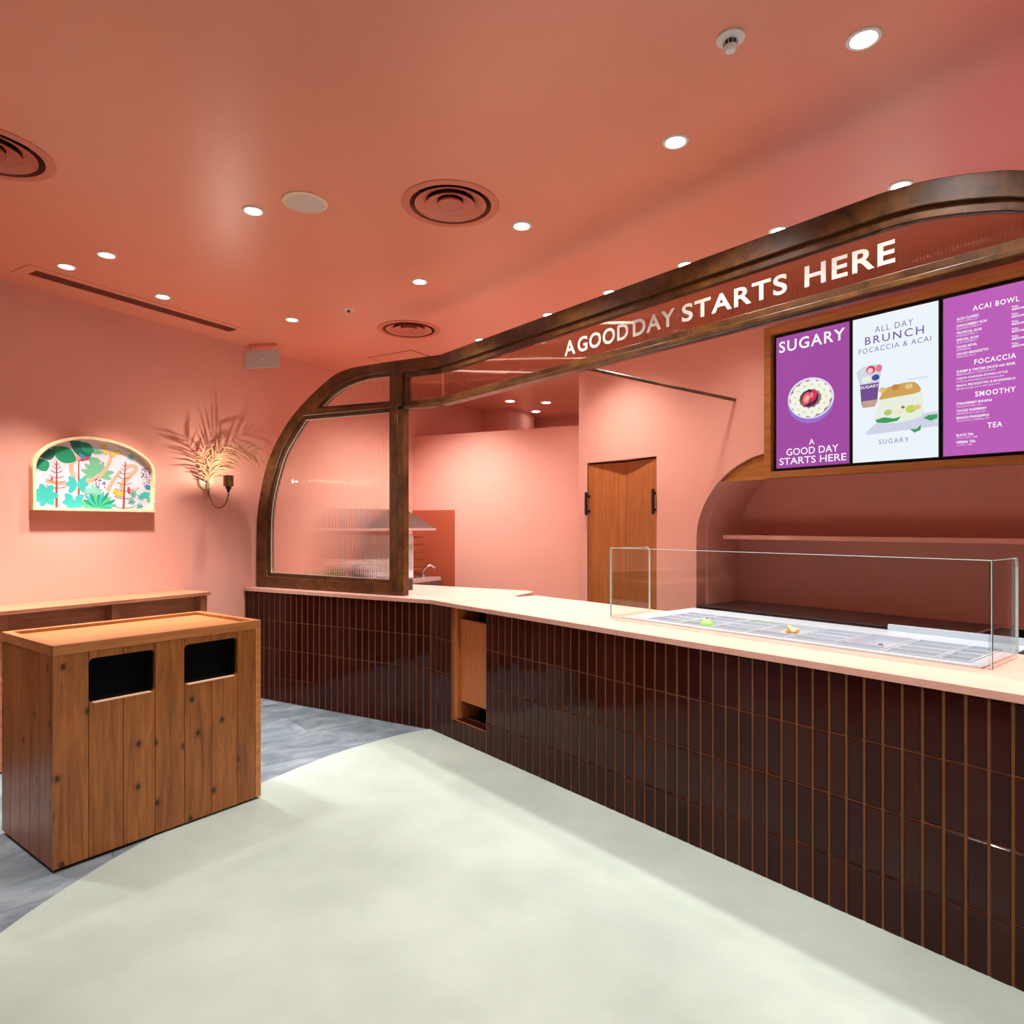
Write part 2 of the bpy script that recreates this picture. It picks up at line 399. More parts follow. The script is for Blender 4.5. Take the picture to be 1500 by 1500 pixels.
# ------------------------------------------------------------------ wall behind the counter (door, arched alcove)
DW = 1.61
arch = [(-2.342,0.0),(-2.342,1.279),(-2.338,1.411),(-2.318,1.505),(-2.266,1.624),(-2.165,1.759),(-2.042,1.855),(-1.90,1.92),(-1.774,1.945),(-1.60,1.952)]
arch_s = arch[:2]+smooth_path(arch[1:], 4)[1:]
arch_ring = arch_s+[(1.6,1.952),(1.6,0.0)]
door_x0, door_x1, door_z = -3.462, -2.709, 2.0
wall_outer = [(-3.564,-.0),(-3.564,CEIL),(1.8,CEIL),(1.8,-.0),(1.6,-.0)]+arch_ring[::-1][1:-1]+[(-2.342,0.0),(door_x1,0.0),(door_x1,door_z),(door_x0,door_z),(door_x0,0.0)]
wr = filled('wall_right', wall_outer, [], DW, DW+.12, M['paint']); wr.location = O; wr.rotation_euler = (0,0,RC)
struct(wr, 'terracotta wall behind the counter with a doorway and an arched alcove')
# alcove lining and back
al = MB(); path = arch_s+[(1.6,1.952)]
dep = .56
for (a, b), (c, d) in zip(path[:-1], path[1:]):
    al.add([(a,DW+.118,b),(c,DW+.118,d),(c,DW+dep,d),(a,DW+dep,b)], [(0,1,2,3)])
al.add([(p[0],DW+dep,p[1]) for p in path]+[(1.6,DW+dep,0)], [tuple(range(len(path)+1))])
alo = al.build('wall_alcove', M['paint'], smooth=False); alo.location = O; alo.rotation_euler = (0,0,RC); struct(alo, 'deep arched alcove lining under the menu screens')
so = alo.modifiers.new('s','SOLIDIFY'); so.thickness = .03; so.offset = 0
ret = MB().box(-3.564, -3.46, DW+.121, 6.2, 0, CEIL).build('wall_return', M['paint']); ret.location = O; ret.rotation_euler = (0,0,RC); struct(ret)
jam = MB().box(door_x1, door_x1+.1, DW+.121, DW+.9, 0, 2.3).build('wall_door_jamb', M['paint']); jam.location = O; jam.rotation_euler = (0,0,RC); struct(jam)
jt = MB().box(door_x0, door_x1, DW+.121, DW+.9, door_z+.02, door_z+.14).build('wall_door_head', M['paint']); jt.location = O; jt.rotation_euler = (0,0,RC); struct(jt)
jb = MB().box(door_x0, door_x1, DW+.75, DW+.9, 0, door_z+.02).build('wall_door_back', M['paint']); jb.location = O; jb.rotation_euler = (0,0,RC); struct(jb)
# low kitchen partition and rear walls
PO = Vector((-1.165,7.632,0)); RP = math.atan2(-.428,.904)
pt = MB().box(-.02, 3.2, 0, .1, 0, 2.481).build('wall_partition', M['paint']); pt.location = PO; pt.rotation_euler = (0,0,RP); struct(pt, 'bright terracotta partition wall of the kitchen, open above')
bk = MB().box(-.1, 5.0, 0, .12, 0, CEIL).build('wall_back', M['paint']); bk.location = W(4.6,0); bk.rotation_euler = (0,0,RP); struct(bk, 'far rear wall above the kitchen partition')
pil = MB().box(3.62, 4.3, -.42, 0, 0, CEIL).build('wall_pillar', M['paint']); pil.location = A; pil.rotation_euler = (0,0,RW); struct(pil, 'pillar on the left wall behind the partition')

# ------------------------------------------------------------------ lamps in the ceiling
def spot(parent, energy, ang=78, blend=.6, r=.06, col=LAMP_COL, z=-.02, tilt=None):
    ld = bpy.data.lights.new('spot', 'SPOT'); ld.energy = energy; ld.spot_size = math.radians(ang); ld.spot_blend = blend
    ld.shadow_soft_size = r; ld.color = col
    lo = bpy.data.objects.new('lamp_light', ld); COL.objects.link(lo); lo.parent = parent; lo.location = (0,0,z)
    if tilt: lo.rotation_euler = tilt
    return lo
ring_me = MB().lathe([(.036,-.001),(.040,-.006),(.049,-.006),(.052,-.003),(.052,0),(.036,0)], 28, close=True).mesh('trim_ring', True); ring_me.materials.append(M['white'])
lens_me = MB().lathe([(.0001,-.0035),(.030,-.0035),(.037,-.0015)], 24).mesh('lens', True); lens_me.materials.append(M['glow'])
def downlight(x, y, label, energy, ang=80, blend=.6, group=None, tilt=None, s=1.0):
    t = thing('downlight', label, 'downlight', (x,y,CEIL), 0, group)
    a = inst(ring_me, 'trim_ring', None, t); b = inst(lens_me, 'lens', None, t)
    a.scale = b.scale = (s,s,1)
    spot(t, energy, ang, blend, tilt=tilt); return t
E_ROW1, E_ROW2, E_WALL, E_KIT = 66, 62, 185, 85
G1 = 'downlights above the counter behind the header'
lab1 = {-.628:'round white downlight peeking over the header at its right-hand arch', -1.216:'round white downlight peeking over the header above the letters STARTS',
        -1.8:'round white downlight peeking over the header above the word DAY', -2.4:'round white downlight peeking over the header above the word GOOD',
        -3.0:'round white downlight hidden behind the header left of the lettering', -3.843:'tiny white downlight peeking over the header near its bend'}
for s, l in lab1.items():
    p = C(s, .738); downlight(p.x, p.y, l, E_ROW1*(.45 if s < -3.5 else 1), 66, .7, G1)
for s, wh_ in ((-.03,'just'), (.57,'far')):
    p = C(s, .738); downlight(p.x, p.y, 'round white downlight '+wh_+' beyond the right end of the header', E_ROW1, 66, .7, G1)
G2 = 'downlights in front of the counter'
for s, l in ((-.335,'largest round white downlight, beside the smoke detector at the top'), (-1.061,'round white downlight below the smoke detector on the pale ceiling'),
             (-2.024,'round white downlight just right of the large round vent'), (-3.028,'round white downlight between the two round vents')):
    p = C(s, -.34); downlight(p.x, p.y, l, E_ROW2, 118, .7, G2)
for (s, d), wh_ in zip(((.6,-.34),(.2,-1.5),(-.9,-2.1),(-1.4,-3.2)), ('counter end', 'shop entrance', 'standing viewer', 'left-hand seating')):
    p = C(s, d); downlight(p.x, p.y, 'round white downlight out of the picture over the '+wh_, E_ROW2, 118, .7, G2)
G3 = 'downlights along the left wall'
for t_, d_, l, e in ((-.362,.93,'small white downlight nearest the hanging plate sign', E_WALL*.45), (-1.639,2.134,'white downlight beside the round ceiling speaker', E_ROW2*1.15),
                  (-1.72,.966,'right of the twin white downlights above the slot vent', E_WALL*.4), (-1.751,.585,'left of the twin white downlights above the slot vent', E_WALL),
                  (-1.154,.58,'white downlight halfway along the slot vent', E_WALL), (-2.7,.58,'white downlight left of the picture edge', E_WALL)):
    p = W(t_, d_); downlight(p.x, p.y, l, e, 72, .7, G3)
G4 = 'downlights in the kitchen ceiling'
for p, l, e in ((C(-3.0,1.05),'downlight over the folding door behind the header', E_KIT), (C(-1.85,.98),'downlight over the alcove arch behind the header', E_KIT*.35),
                (Vector((-.62,6.55,0)),'downlight washing the kitchen partition', E_KIT*1.5), (Vector((-.95,6.5,0)),'downlight behind the arched reeded window', E_KIT*1.1), (Vector((.30,6.1,0)),'downlight over the kitchen passage', E_KIT*.5),
                (Vector((.428,8.307,0)),'glaring bright lamp in the far kitchen ceiling', 150), (Vector((-.025,8.216,0)),'small lit lamp left of the glaring lamp', 1.5), (Vector((.323,8.949,0)),'small lit lamp below the glaring lamp', 1.5)):
    d = downlight(p.x, p.y, l, e, 130, 1.0, G4)
    if 'glaring' in l:
        d.children[1].scale = (1.5,1.5,1)

# ------------------------------------------------------------------ counter bases with glazed tiles
Z_U, ROWP, COLP = .899, .233, .064
def tile_mesh(w, h, name='tile'):
    m = MB(); a, b = w/2, h/2; e = .0035; y0 = -.0045
    m.add([(-a,0,-b),(a,0,-b),(a,0,b),(-a,0,b),(-a,-.002,-b),(a,-.002,-b),(a,-.002,b),(-a,-.002,b),(-a+e,y0,-b+e),(a-e,y0,-b+e),(a-e,y0,b-e),(-a+e,y0,b-e)],
          [(0,1,5,4),(1,2,6,5),(2,3,7,6),(3,0,4,7),(4,5,9,8),(5,6,10,9),(6,7,11,10),(7,4,8,11),(8,9,10,11)])
    me = m.mesh(name); me.materials.append(M['tile']); return me
TW = .0542
t_full = tile_mesh(TW, .227); t_low = tile_mesh(TW, .194); t_sill = tile_mesh(TW, .135); t_part = tile_mesh(.03, .227); t_part_low = tile_mesh(.03, .194); t_flat = tile_mesh(TW, .06)
rows = [(Z_U-.1165, t_full), (Z_U-ROWP-.1165, t_full), (Z_U-2*ROWP-.1165, t_full), (.1015, t_low)]
def put_tile(parent, me, x, z):
    return inst(me, 'tile', None, parent, (x, 0, z), (random.gauss(0,.006), 0, random.gauss(0,.006)))
cl = thing('counter_base', 'dark brown tiled counter base under the arched reeded window', 'counter', B, RL)
MB().box(-1.97, .0, .0, .9, 0, Z_U-.001).build('grout_body', M['grout'], cl)
for i in range(30):
    for z, me in rows: put_tile(cl, me, -.0335-COLP*i-.002, z)
for z, me in rows: put_tile(cl, t_part_low if me is t_low else t_part, -.0335-COLP*30+.013, z)
cr = thing('counter_base', 'long dark brown tiled counter base under the glass food case', 'counter', O, RC)
NX0, NX1 = -3.174, -2.782
m = MB().box(-3.434+.0, NX0, 0, .32, 0, Z_U-.001).box(NX1, 1.1, 0, .32, 0, Z_U-.001).box(NX0, NX1, 0, .10, 0, .14).box(NX0, NX1, .10, .62, 0, .02)
m.build('grout_body', M['grout'], cr)
for i in range(4):
    for z, me in rows: put_tile(cr, me, -3.434+.034+COLP*i, z)
for i in range(6):
    put_tile(cr, t_sill, NX0+.036+COLP*i, .0705)
    inst(t_flat, 'sill_tile', None, cr, (NX0+.036+COLP*i, .042, .14), (-PI/2, 0, 0))
i = 0
while NX1+.034+COLP*i < .25:
    for z, me in rows: put_tile(cr, me, NX1+.034+COLP*i, z)
    i += 1
MB().box(NX0, NX0+.05, .012, .5, .145, Z_U-.003).build('jamb_board', M['veneer'], cr)
MB().box(NX0+.05, NX1, .20, .22, .02, Z_U-.003).build('dark_back', M['dark'], cr)
MB().box(NX1-.006, NX1, .02, .5, .145, Z_U-.003).build('jamb_lining', M['dark'], cr)
g = MB().box(NX0+.053, NX1-.008, .035, .06, .267, .82).build('gate_panel', M['veneer'], cr, bevel=.002)
MB().box(NX1-.02, NX1-.007, .025, .07, .34, .41).box(NX1-.02, NX1-.007, .025, .07, .67, .74).build('hinge', M['black'], g)

# ------------------------------------------------------------------ worktop of three slabs
wt = thing('worktop', 'pink stone worktop running over both tiled counter bases', 'worktop', (0,0,0))
ov = -.014
bf = BEND_F(ov)
cr_pts = []
for k in range(7):
    a = k/6*PI/2; cr_pts.append(Lf(.39-.14+.14*math.cos(a), .78+.14*math.sin(a)))
front_bend = [B+(Lf(-.06,ov)-B), bf+ (LN+CN).normalized()*.004, C(-3.374,ov)]
left_poly = xy(Lf(-1.965,ov), *front_bend, C(-3.1875,ov), C(-3.1875,.60), Lf(.39,.52), *cr_pts, Lf(-1.95,.92))
ZT = .928
MB().prism(left_poly, Z_U, ZT).build('slab', M['slab'], wt, bevel=.0015)
MB().prism(xy(C(-3.1855,ov),C(-2.776,ov),C(-2.776,.78),C(-3.1855,.78)), Z_U, ZT-.0015).build('slab', M['slab'], wt, bevel=.0015)
MB().prism(xy(C(-2.774,ov),C(1.12,ov),C(1.12,.78),C(-.203,.78),C(-.203,.333),C(-1.942,.333),C(-1.942,.78),C(-2.774,.78)), Z_U, ZT).build('slab', M['slab'], wt, bevel=.0015)

# ------------------------------------------------------------------ arched window partition
FD = .08; FT = .075
aw = thing('arched_window', 'arched brown timber window of reeded glass standing on the worktop end', 'window', B, RL)
arc = smooth_path([(-.80,2.697),(-.984,2.669),(-1.182,2.574),(-1.389,2.444),(-1.559,2.30),(-1.703,2.13),(-1.800,1.96),(-1.866,1.768),(-1.911,1.556),(-1.924,1.35),(-1.926,ZT+.001)], 4)
outer = [(-.371,ZT+.001),(-.371,2.697)]+arc
low = [(-.463,1.043),(-.463,2.317),(-1.345,2.330)]+smooth_path([(-1.352,2.325),(-1.495,2.175),(-1.603,2.03),(-1.70,1.80),(-1.755,1.6),(-1.77,1.35),(-1.77,1.052)],4)
upp = [(-.463,2.402),(-.463,2.591),(-.62,2.594)]+smooth_path([(-.701,2.592),(-.887,2.56),(-1.05,2.495),(-1.165,2.42)],4)
low_m = offset_poly(low, .030); upp_m = offset_poly(upp, .024)
filled('frame', outer, [low_m, upp_m], FD, FD+FT, M['frame_wood'], aw, .004)
filled('glazing_bead', offset_poly(low_m,.002), [low], FD+.018, FD+.058, M['frame_wood'], aw, .002)
filled('glazing_bead', offset_poly(upp_m,.002), [upp], FD+.018, FD+.058, M['frame_wood'], aw, .002)
MB().box(-.3715, -.318, FD+.004, FD+FT-.004, ZT+.001, 2.33).build('post', M['frame_wood'], aw, bevel=.003)
def reeded(poly, y, parent, pitch=.0125, amp=.00062, thick=.006, mat='reeded'):
    """glass sheet with vertical ribs, clipped to a convex outline"""
    xs = [p[0] for p in poly]; x0, x1 = min(xs), max(xs); n = int((x1-x0)/pitch*6); m = MB(); n_ = len(poly)
    def zr(x):
        zs = []
        for i in range(n_):
            (a, b), (c, d) = poly[i], poly[(i+1)%n_]
            if (a-x)*(c-x) <= 0 and abs(a-c) > 1e-9: zs.append(b+(d-b)*(x-a)/(c-a))
        return (min(zs), max(zs)) if zs else None
    vs = []; fs = []
    for i in range(n+1):
        x = x0+1e-5+(x1-x0-2e-5)*i/n; z = zr(x); y0 = y-amp*math.cos(2*PI*x/pitch)
        vs += [(x,y0,z[0]),(x,y0,z[1]),(x,y+thick,z[0]),(x,y+thick,z[1])]
        if i:
            a = 4*(i-1); b = 4*i
            fs += [(a,b,b+1,a+1),(a+2,a+3,b+3,b+2),(a,a+2,b+2,b),(a+1,b+1,b+3,a+3)]
    fs += [(0,1,3,2),(4*n,4*n+2,4*n+3,4*n+1)]
    m.add(vs, fs); return m.build('pane', M[mat], parent, smooth=True)
reeded(low, FD+.034, aw, .019, .0011); reeded(upp, FD+.034, aw, .019, .0011)
M['pane_glint'] = flat('painted_pane_glint', S(206,204,192), .35)  # pale colour paints the light caught along the pane edges
for ring_ in (low, upp): filled('pane_edge_glint', ring_, [offset_poly(ring_, -.005)], FD+.026, FD+.032, M['pane_glint'], aw)

# ------------------------------------------------------------------ header with the lettering
hd = thing('sign_header', 'long brown timber header of reeded glass lettered A GOOD DAY STARTS HERE', 'sign', O, RC)
HB, HT = 2.327, 2.688       # underside and top
pbend = BEND_F(FD); bs = (pbend-O).dot(CX)
rarc = smooth_path([(-.46,HT),(-.343,2.680),(-.251,2.664),(-.144,2.637),(-.019,2.592),(.17,2.47),(.33,2.32),(.47,2.13),(.57,1.93),(.64,1.70),(.68,1.45),(.69,1.2),(.69,ZT+.001)], 4)
top_in = [(x, z-.087) for x, z in rarc if z > 2.46]
bead_in = [(x, z-.127) for x, z in rarc if z > 2.515]
xe = bead_in[-1][0]
glass_r = [(bs+.01,2.385),(bs+.01,HT-.127)]+bead_in+[(xe+.02,2.386)]
filled('top_rail', [(bs,HT-.087),(bs,HT)]+[p for p in rarc if p[1] > 2.33]+[(.30,HB+.02),(.20,HB+.02)]+top_in[::-1], [], FD, FD+FT, M['frame_wood'], hd, .003)
filled('glazing_bead', [(bs,HT-.127),(bs,HT-.086)]+[(x, z+.001) for x, z in top_in if x <= xe+.03]+bead_in[::-1], [], FD+.018, FD+.058, M['frame_wood'], hd, .002)
filled('bottom_rail', [(bs,HB),(bs,HB+.022),(.30,HB+.022),(.325,HB)], [], FD, FD+FT, M['frame_wood'], hd, .003)
filled('glazing_bead', [(bs,HB+.0225),(bs,2.385),(.20,2.385),(.20,HB+.0225)], [], FD+.018, FD+.058, M['frame_wood'], hd, .002)
leg = [p for p in rarc if p[1] < 2.325]
filled('end_post', [(leg[0][0]-.075,2.325)]+leg+[(x-.075,z) for x, z in leg[::-1]], [], FD, FD+FT, M['frame_wood'], hd, .003)
reeded(glass_r, FD+.034, hd, .0115, .0008, mat='reeded_brown')
# short section between the post and the bend, in line with the arched window
hl = thing('header_section', 'short brown timber transom of reeded glass between post and bend', 'window', B, RL)
ls = (pbend-B).dot(LX)
gl2 = [(-.285,2.387),(-.285,2.588),(ls-.004,2.588),(ls-.004,2.387)]
filled('top_rail', [(-.3695,2.602),(-.3695,2.696),(ls,2.689),(ls,2.602)], [], FD, FD+FT, M['frame_wood'], hl, .003)
filled('bottom_rail', [(-.3175,HB),(-.3175,HB+.022),(ls,HB+.022),(ls,HB)], [], FD, FD+FT, M['frame_wood'], hl, .003)
filled('stile', [(-.3695,HB+.022),(-.3695,2.602),(-.325,2.602),(-.325,HB+.022)], [], FD, FD+FT, M['frame_wood'], hl, .003)
filled('glazing_bead', [(-.325,HT-.127),(-.325,2.602),(ls,2.602),(ls,HT-.127)], [], FD+.018, FD+.058, M['frame_wood'], hl, .002)
filled('glazing_bead', [(-.325,HB+.0225),(-.325,2.385),(ls,2.385),(ls,HB+.0225)], [], FD+.018, FD+.058, M['frame_wood'], hl, .002)
filled('glazing_bead', [(-.325,2.385),(-.325,HT-.127),(-.285,HT-.127),(-.285,2.385)], [], FD+.018, FD+.058, M['frame_wood'], hl, .002)
reeded([(-.284,2.386),(-.284,HT-.128),(ls-.01,HT-.128),(ls-.01,2.386)], FD+.034, hl, .0115, .0008, mat='reeded_brown')
M['letter'] = flat('cream_letter', (.60,.57,.51,1), .4)
def letters(word, x0, x1, z0, h, y):
    me = text_mesh(word, .022, .012, 5, 1.12)
    xs = [v.co.x for v in me.vertices]; zs = [v.co.y for v in me.vertices]
    sx = (x1-x0)/(max(xs)-min(xs)); sz = h/(max(zs)-min(zs)); ax, az = min(xs), min(zs)
    bm = bmesh.new(); bm.from_mesh(me); bmesh.ops.remove_doubles(bm, verts=bm.verts, dist=1e-5); bm.verts.ensure_lookup_table(); seen = set(); groups = []
    for v in bm.verts:
        if v in seen: continue
        st = [v]; comp = set([v]); seen.add(v)
        while st:
            q = st.pop()
            for e in q.link_edges:
                w_ = e.other_vert(q)
                if w_ not in seen: seen.add(w_); comp.add(w_); st.append(w_)
        groups.append(comp)
    groups.sort(key=lambda g: min(v.co.x for v in g))
    for gset in groups:
        idx = {v: i for i, v in enumerate(gset)}
        vs = [((v.co.x-ax)*sx+x0, y-(v.co.z)*sz*.12, (v.co.y-az)*sz+z0) for v in idx]
        fs = [tuple(idx[v] for v in f.verts) for f in bm.faces if f.verts[0] in idx]
        k = MB(); k.add(vs, fs); k.build('letter', M['letter'], hd)
    bm.free()
LY = FD+.030
for wd_, a, b in (('A',-2.178,-2.088),('GOOD',-2.070,-1.698),('DAY',-1.668,-1.403),('STARTS',-1.363,-.832),('HERE',-.757,-.413)):
    letters(wd_, a, b, 2.428, .085, LY)
# tie bar from the header to the wall
tb = MB().tube([C(-2.02,FD+.05,2.335), C(-2.02,1.605,2.335)], .012, 8).build('tie_bar', M['frame_wood']); tag(tb, 'thin brown tie bar running from the header back to the wall', 'bar')

# ------------------------------------------------------------------ door
dr = thing('folding_door', 'orange wood folding door standing ajar behind the counter', 'door', O, RC)
mid = (door_x0+door_x1)/2
for a, b, ya, yb in ((door_x0+.004, mid-.001, DW+.012, DW+.075), (mid+.001, door_x1-.004, DW+.075, DW+.012)):
    MB().add([(a,ya,.01),(b,yb,.01),(b,yb+.035,.01),(a,ya+.035,.01),(a,ya,1.985),(b,yb,1.985),(b,yb+.035,1.985),(a,ya+.035,1.985)],
             [(0,3,2,1),(4,5,6,7),(0,1,5,4),(1,2,6,5),(2,3,7,6),(3,0,4,7)]).build('door_leaf', M['veneer'], dr)
for x, y in ((door_x0+.016, DW-.045), (door_x1-.022, DW-.03)):
    hh = MB().box(x-.008, x+.014, y, y+.022, 1.545, 1.745).build('handle', M['black'], dr, bevel=.006)
    MB().box(x-.002, x+.008, y+.022, y+.06, 1.57, 1.59).box(x-.002, x+.008, y+.022, y+.06, 1.70, 1.72).build('handle_stem', M['black'], hh)

# ------------------------------------------------------------------ menu screens in their timber surround
fa = thing('screen_surround', 'oak veneered fascia and frame around the three menu screens', 'frame', O, RC)
FZ0 = 1.768
fas = [p for p in arch_s if p[1] > FZ0]
fas = [(-2.156,FZ0)]+fas+[(1.58,1.950),(1.58,FZ0)]
filled('fascia', [(x+.008, z-.006) if z > FZ0 else (x+.012, z) for x, z in fas], [], DW+.02, DW+.05, M['fascia_wood'], fa)
FX0, FX1, FZ1 = -1.772, -.20, 2.765
YF0, YF1 = DW-.055, DW+.018
bd = .047
MB().box(FX0, FX0+bd, YF0, YF1, FZ0, FZ1).build('frame_board', M['fascia_wood'], fa, bevel=.002)
MB().box(FX1-bd, FX1, YF0, YF1, FZ0, FZ1).build('frame_board', M['fascia_wood'], fa, bevel=.002)
MB().box(FX0+bd, FX1-bd, YF0, YF1, FZ0, FZ0+.043).build('frame_board', M['fascia_wood'], fa, bevel=.002)
MB().box(FX0+bd, FX1-bd, YF0, YF1, FZ1-bd, FZ1).build('frame_board', M['fascia_wood'], fa, bevel=.002)
MB().box(FX0+bd, FX1-bd, DW-.004, DW+.016, FZ0+.043, FZ1-bd).build('backing', M['black'], fa)
SZ0, SZ1 = 1.832, 2.692; SY = DW-.024
P1 = emis('violet_screen', S(158,72,160)); P3 = emis('violet_screen_bright', S(184,92,182)); PW = emis('white_screen', S(232,242,248)); PT = emis('screen_white', S(250,246,250)); PV = emis('screen_violet_text', S(118,84,168))
def screen(x0, x1, label, pm):
    t = thing('menu_screen', label, 'screen', O, RC, 'menu screens above the alcove')
    MB().box(x0-.008, x1+.008, SY, DW-.006, SZ0-.010, SZ1+.010).build('bezel', M['black'], t, bevel=.002)
    MB().box(x0, x1, SY-.002, SY, SZ0, SZ1).build('display', pm, t); return t
TY = SY-.0028
def disc(parent, name, cx, cz, rx, rz, mat, y, n=28, rot=0):
    pts = [(cx+rx*math.cos(2*PI*k/n)*math.cos(rot)-rz*math.sin(2*PI*k/n)*math.sin(rot), cz+rx*math.cos(2*PI*k/n)*math.sin(rot)+rz*math.sin(2*PI*k/n)*math.cos(rot)) for k in range(n)]
    m = MB(); m.prism(pts, y-.0004, y, lambda a,b,c: (a,c,b)); return m.build(name, mat, parent)
def blob(parent, name, pts, mat, y):
    m = MB(); m.prism(pts, y-.0004, y, lambda a,b,c: (a,c,b)); return m.build(name, mat, parent)
s1 = screen(-1.699, -1.230, 'left violet menu screen showing a fruit bowl and SUGARY', P1)
put_text(s1, 'screen_text', 'SUGARY', -1.680, 2.588, .074, TY, PT, width=.425, embolden=.016, spacing=1.15)
put_text(s1, 'screen_text', 'A', -1.462, 1.968, .036, TY, PT, align='c', embolden=.006)
put_text(s1, 'screen_text', 'GOOD DAY', -1.462, 1.910, .045, TY, PT, width=.335, align='c', embolden=.006)
put_text(s1, 'screen_text', 'STARTS HERE', -1.462, 1.852, .045, TY, PT, width=.43, align='c', embolden=.006)
# bowl
bw = disc(s1, 'bowl_picture', -1.470, 2.245, .152, .140, emis('bowl_lilac', S(150,110,206)), TY, rot=-.2)
disc(bw, 'bowl_rim', -1.470, 2.263, .150, .130, emis('bowl_rim_white', S(226,216,240)), TY-.0006, rot=-.2)
disc(bw, 'bowl_filling', -1.470, 2.260, .138, .118, emis('granola', S(150,120,110)), TY-.0012, rot=-.2)
bm_ = emis('banana', S(238,240,226)); bm2_ = emis('banana_core', S(214,222,180))
for k in range(13):
    a = 2*PI*k/13; cx_, cz_ = -1.470+.103*math.cos(a), 2.260+.088*math.sin(a)
    q = disc(bw, 'banana_slice', cx_, cz_, .034, .032, bm_, TY-.0018-.0001*k, 14)
    disc(bw, 'banana_core', cx_, cz_, .008, .008, bm2_, TY-.0036, 8)
disc(bw, 'berries', -1.474, 2.263, .058, .054, emis('berry', S(70,34,74)), TY-.0042)
for dx, dz, r, c in ((-.018,-.004,.036,S(226,92,100)), (.020,.006,.033,S(206,52,84)), (-.016,-.006,.02,S(240,170,160)), (.014,.012,.016,S(236,120,130))):
    disc(bw, 'strawberry', -1.474+dx, 2.267+dz, r*.8, r*1.15, emis('strawberry', c), TY-.005-abs(dx)*.02-.001*(r<.03), 14, rot=-.4)
s2 = screen(-1.209, -.753, 'white menu screen advertising ALL DAY BRUNCH with a sandwich', PW)
put_text(s2, 'screen_text', 'ALL DAY', -.981, 2.590, .034, TY, PV, width=.205, align='c', embolden=-.004, spacing=1.2)
put_text(s2, 'screen_text', 'BRUNCH', -.981, 2.527, .046, TY, PV, width=.315, align='c', embolden=.006, spacing=1.25)
put_text(s2, 'screen_text', 'FOCACCIA & ACAI', -.981, 2.478, .030, TY, PV, width=.385, align='c', embolden=-.004, spacing=1.2)
put_text(s2, 'screen_text', 'SUGARY', -.981, 1.930, .028, TY, PV, width=.16, align='c', embolden=-.004, spacing=1.25)
# cup
cp = blob(s2, 'cup_picture', [(-1.160,2.185),(-1.150,2.155),(-1.085,2.155),(-1.070,2.185),(-1.058,2.31),(-1.168,2.31)], emis('acai', S(112,76,140)), TY)
blob(cp, 'cup_base', [(-1.158,2.195),(-1.150,2.155),(-1.085,2.155),(-1.068,2.195)], emis('granola2', S(190,160,140)), TY-.0006)
blob(cp, 'cup_top', [(-1.170,2.295),(-1.057,2.295),(-1.040,2.385),(-1.085,2.405),(-1.15,2.400),(-1.188,2.375)], emis('cup_clear', S(206,214,226)), TY-.0006)
disc(cp, 'strawberry', -1.105, 2.375, .026, .024, emis('straw2', S(214,60,80)), TY-.0012, 14); disc(cp, 'strawberry', -1.060, 2.377, .018, .022, emis('straw3', S(226,120,140)), TY-.0012, 14)
disc(cp, 'strawberry_core', -1.108, 2.37, .016, .015, emis('straw4', S(246,206,206)), TY-.0018, 12); disc(cp, 'blueberry', -1.078, 2.325, .022, .018, emis('blueberry', S(70,72,150)), TY-.0018, 12); disc(cp, 'cream', -1.13, 2.32, .03, .02, emis('cream', S(228,236,226)), TY-.0018, 12)
put_text(cp, 'cup_text', 'SUGARY', -1.163, 2.268, .018, TY-.002, PT, width=.102, embolden=.01)
# board, sandwich
bo = blob(s2, 'board_picture', [(-1.132,2.012),(-1.132,1.992),(-.754,2.002),(-.754,2.085),(-1.05,2.075)], emis('board', S(206,208,228)), TY)
sw = blob(s2, 'sandwich_picture', smooth_path([(-1.085,2.085),(-1.07,2.14),(-1.06,2.19),(-1.03,2.245),(-.98,2.262),(-.90,2.268),(-.86,2.255),(-.835,2.21),(-.825,2.13),(-.835,2.07),(-.94,2.045),(-1.03,2.05)],3), emis('bread', S(228,236,220)), TY-.0006)
blob(sw, 'crust', smooth_path([(-1.06,2.19),(-1.03,2.245),(-.98,2.262),(-.90,2.268),(-.86,2.255),(-.842,2.205),(-.95,2.195)],3), emis('crust', S(206,160,86)), TY-.0012)
for dx, dz, r, c in ((-.09,.05,.02,S(226,190,120)),(-.02,.055,.022,S(190,134,60)),(.05,.05,.02,S(228,196,130)),(-.06,-.085,.022,S(176,200,110)),(0,-.085,.026,S(236,226,200)),(.06,-.08,.028,S(196,206,96)),(.095,-.075,.018,S(220,200,130)),(.02,-.065,.01,S(150,110,80))):
    disc(sw, 'filling', -.95+dx, 2.195+dz, r, r*.8, emis('filling', c), TY-.0018-.0002*random.random(), 12)
for pts in ([(-1.08,2.075),(-1.03,2.085),(-.98,2.072),(-.94,2.078),(-.96,2.055),(-1.02,2.05),(-1.07,2.058)], [(-.826,2.055),(-.80,2.068),(-.756,2.068),(-.757,2.045),(-.79,2.035)], [(-.895,2.0),(-.86,1.998),(-.838,2.02),(-.84,1.99),(-.87,1.978)]):
    blob(sw if pts[0][0] < -.9 else s2, 'basil_leaf', pts, emis('basil', S(58,156,92)), TY-.0024)
for z in (2.285, 2.279): blob(s2, 'caption_line', [(-.91,z),(-.80,z),(-.80,z+.0015),(-.91,z+.0015)], emis('caption', S(170,180,190)), TY)
s3 = screen(-.729, -.273, 'violet menu screen listing ACAI BOWL, FOCACCIA, SMOOTHY and TEA', P3)
mid3 = -.490
for body, z, w_, xc in (('ACAI BOWL', 2.593, .202, -.490), ('FOCACCIA', 2.307, .182, -.493), ('SMOOTHY', 2.136, .176, -.492), ('TEA', 1.965, .065, -.493)):
    put_text(s3, 'menu_heading', body, xc, z, .028, TY, PT, width=w_, align='c', embolden=.022, spacing=1.2)
